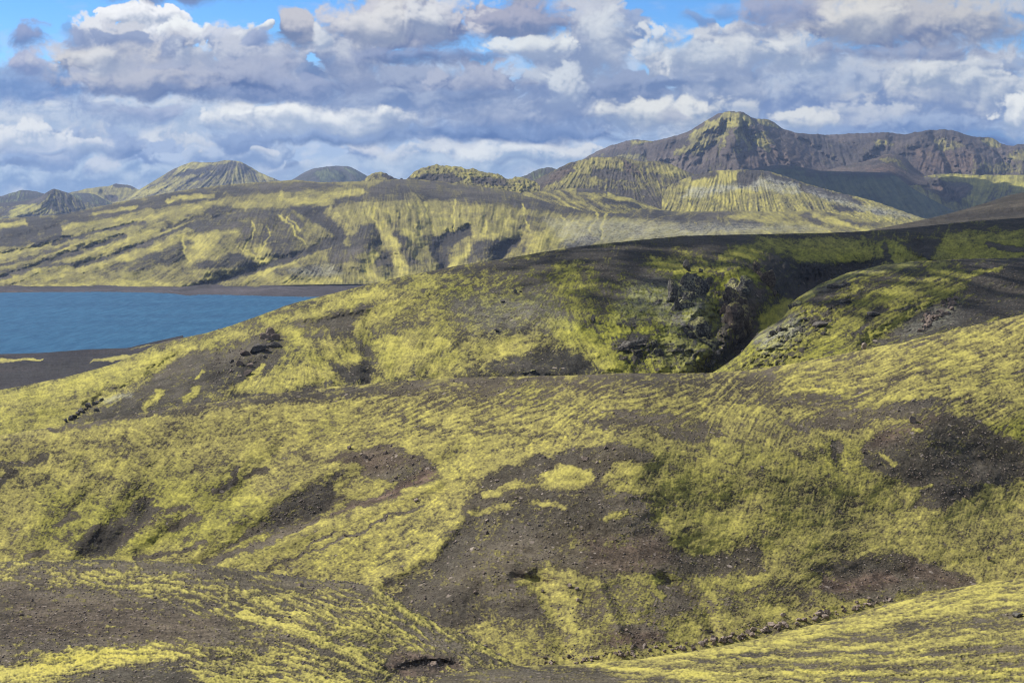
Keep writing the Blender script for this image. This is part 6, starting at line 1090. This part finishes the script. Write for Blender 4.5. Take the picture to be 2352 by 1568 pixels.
# --- big slope
for x, y, w, h, l in ((2098, 969, 18, 13, 'boulder at the upper edge of the dark gravel hollow on the slope'), (1391, 1029, 9, 7, 'brown stone on the crown of the bare gravel patch'), (1346, 1055, 16, 6, 'long low stone in the upper part of the bare gravel patch'), (1308, 1349, 11, 9, 'pale stone on the brown bank above the stream'), (1326, 1354, 8, 7, 'paler small stone right of the pale one on the brown bank'),
                      (1246, 1359, 8, 6, 'stone at the lip of the dark undercut above the near bank'), (1328, 1381, 9, 7, 'brown stone low on the bank under the two pale stones'), (2271, 1286, 10, 9, 'brown boulder in the moss above the lower right bank'), (1117, 1226, 10, 9, 'brown stone at the left edge of the bare gravel patch'), (802, 1031, 9, 8, 'dark round stone at the top of the reddish scar'), (885, 1041, 9, 8, 'dark round stone right of the scar top'), (957, 1151, 8, 8, 'dark stone in the pale moss below the reddish scar'),
                      (838, 1052, 12, 8, 'brown boulder among the gravel beside the reddish scar'), (690, 1346, 16, 8, 'flat pale stone on the crest of the near left bank')):
    stone('left' if x == 690 else 'slope', x, y, w, h, 'pale' if 'pale' in l else 'brown', l, name='boulder' if 'boulder' in l else 'stone', cat='boulder' if 'boulder' in l else 'stone')
tries = 0; n = 0
while n < 84 and tries < 4000:
    tries += 1; x = RND.uniform(700, 2350); y = RND.uniform(900, 1480); p, mo = on('slope', x, y)
    if mo < .36 and y > interp([(700, 1000), (1100, 1000), (1400, 880), (2000, 880), (2350, 900)], x):
        stone('slope', x, y, RND.uniform(4.5, 8), None, RND.choice(('pale', 'brown', 'brown')), 'small angular stone scattered on the gravel of the big sunlit slope', 'stones scattered over the big slope', 'stone', .5); n += 1
tries = 0; n = 0
while n < 60 and tries < 4000:
    tries += 1; x = RND.uniform(0, 1130); y = RND.uniform(1300, 1565); p, mo = on('left', x, y)
    if mo < .34:
        stone('left', x, y, RND.uniform(4, 7), None, RND.choice(('pale', 'pale', 'brown')), 'pale small stone scattered over the brown near bank at lower left', 'stones scattered over the left bank', 'stone', .5); n += 1
crag('rock_outcrop', 'left', [(995, 1528, 26, 16), (1022, 1530, 16, 12), (965, 1524, 18, 10)], R_BROWN, 'brown broken rock in the dark hollow of the near left bank', fill=2, seed=17, stand=.2)
# --- stony stream bed
bed = [(1240, 1527), (1340, 1519), (1416, 1508), (1500, 1500), (1580, 1490), (1650, 1476), (1720, 1464), (1790, 1445), (1850, 1428), (1920, 1410), (1980, 1395), (2045, 1376)]
for k in range(150):
    x = RND.uniform(1250, 2045); y = interp(bed, x) - abs(RND.gauss(0, 10)) + 3
    stone('slope', x, y, RND.uniform(5, 12) * (1.2 if 1600 < x < 1900 else .8), None, RND.choice(('pale', 'brown', 'brown')), 'brownish stone lying in the dry stream bed at the foot of the slope', 'stones in the stream bed', 'stone', .6)
stone('right', 2338, 1417, 26, 12, 'dark', 'dark flat rock at the far right edge of the streaky near bank', name='rock', cat='rock', tilt=.15)

# --- countless small gravel
def gravel(name, spec, label):
    cl = []
    for k in range(5):
        t = bmesh.new(); bmesh.ops.create_icosphere(t, subdivisions=1, radius=.55)
        for v in t.verts: v.co *= RND.uniform(.7, 1.15)
        cl.append((np.array([v.co[:] for v in t.verts]), np.array([[v.index for v in f.verts] for f in t.faces]))); t.free()
    VV, FF, base = [], [], 0
    for key, n, (xa, xb), (ya, yb), lim, (sa, sb) in spec:
        got = 0; tries = 0
        while got < n and tries < n * 12:
            tries += 1; x = RND.uniform(xa, xb); y = RND.uniform(ya, yb); p, mo = on(key, x, y)
            if mo > lim: continue
            v, f = cl[got % 5]; s = (sa + (sb - sa) * RND.random() ** 3) * p.y / F; a = RND.uniform(0, 6.28); c_, s_ = math.cos(a), math.sin(a)
            q = v * (s, s, s * .7); q = np.stack([q[:, 0] * c_ - q[:, 1] * s_, q[:, 0] * s_ + q[:, 1] * c_, q[:, 2]], -1) + np.array(p) + (0, 0, s * .18)
            VV.append(q); FF.append(f + base); base += len(v); got += 1
    V = np.concatenate(VV); Fc = np.concatenate(FF)
    me = bpy.data.meshes.new(name); me.vertices.add(len(V)); me.vertices.foreach_set('co', V.reshape(-1).astype(np.float32))
    me.loops.add(Fc.size); me.loops.foreach_set('vertex_index', Fc.reshape(-1).astype(np.int32)); me.polygons.add(len(Fc)); me.polygons.foreach_set('loop_start', (np.arange(len(Fc)) * 3).astype(np.int32)); me.update(); me.validate()
    me.materials.append(R_GRAVEL); o = bpy.data.objects.new(name, me); C.objects.link(o); o['kind'] = 'stuff'; o['label'] = label; o['category'] = 'gravel'
R_GRAVEL = rock_mat('gravel_stone', (.085, .070, .058), (.24, .20, .17), sc=.35)
gravel('gravel', [('left', 4600, (-200, 1180), (1290, 1600), .42, (1.5, 6.5)), ('right', 900, (880, 2400), (1400, 1600), .42, (1.6, 4.0)), ('slope', 5200, (300, 2400), (870, 1540), .38, (1.5, 6.0)), ('slope', 700, (1230, 2050), (1370, 1530), .7, (2.5, 6))], 'fine loose volcanic gravel strewn over the bare patches of the near slopes')
gravel('rubble', [('ridge', 500, (1380, 1760), (610, 850), .5, (2, 6)), ('gorgeside', 700, (1700, 2350), (600, 800), .4, (2, 5)), ('ridge', 300, (480, 660), (750, 900), .4, (2, 5))], 'loose dark rubble lying in and around the gorge')
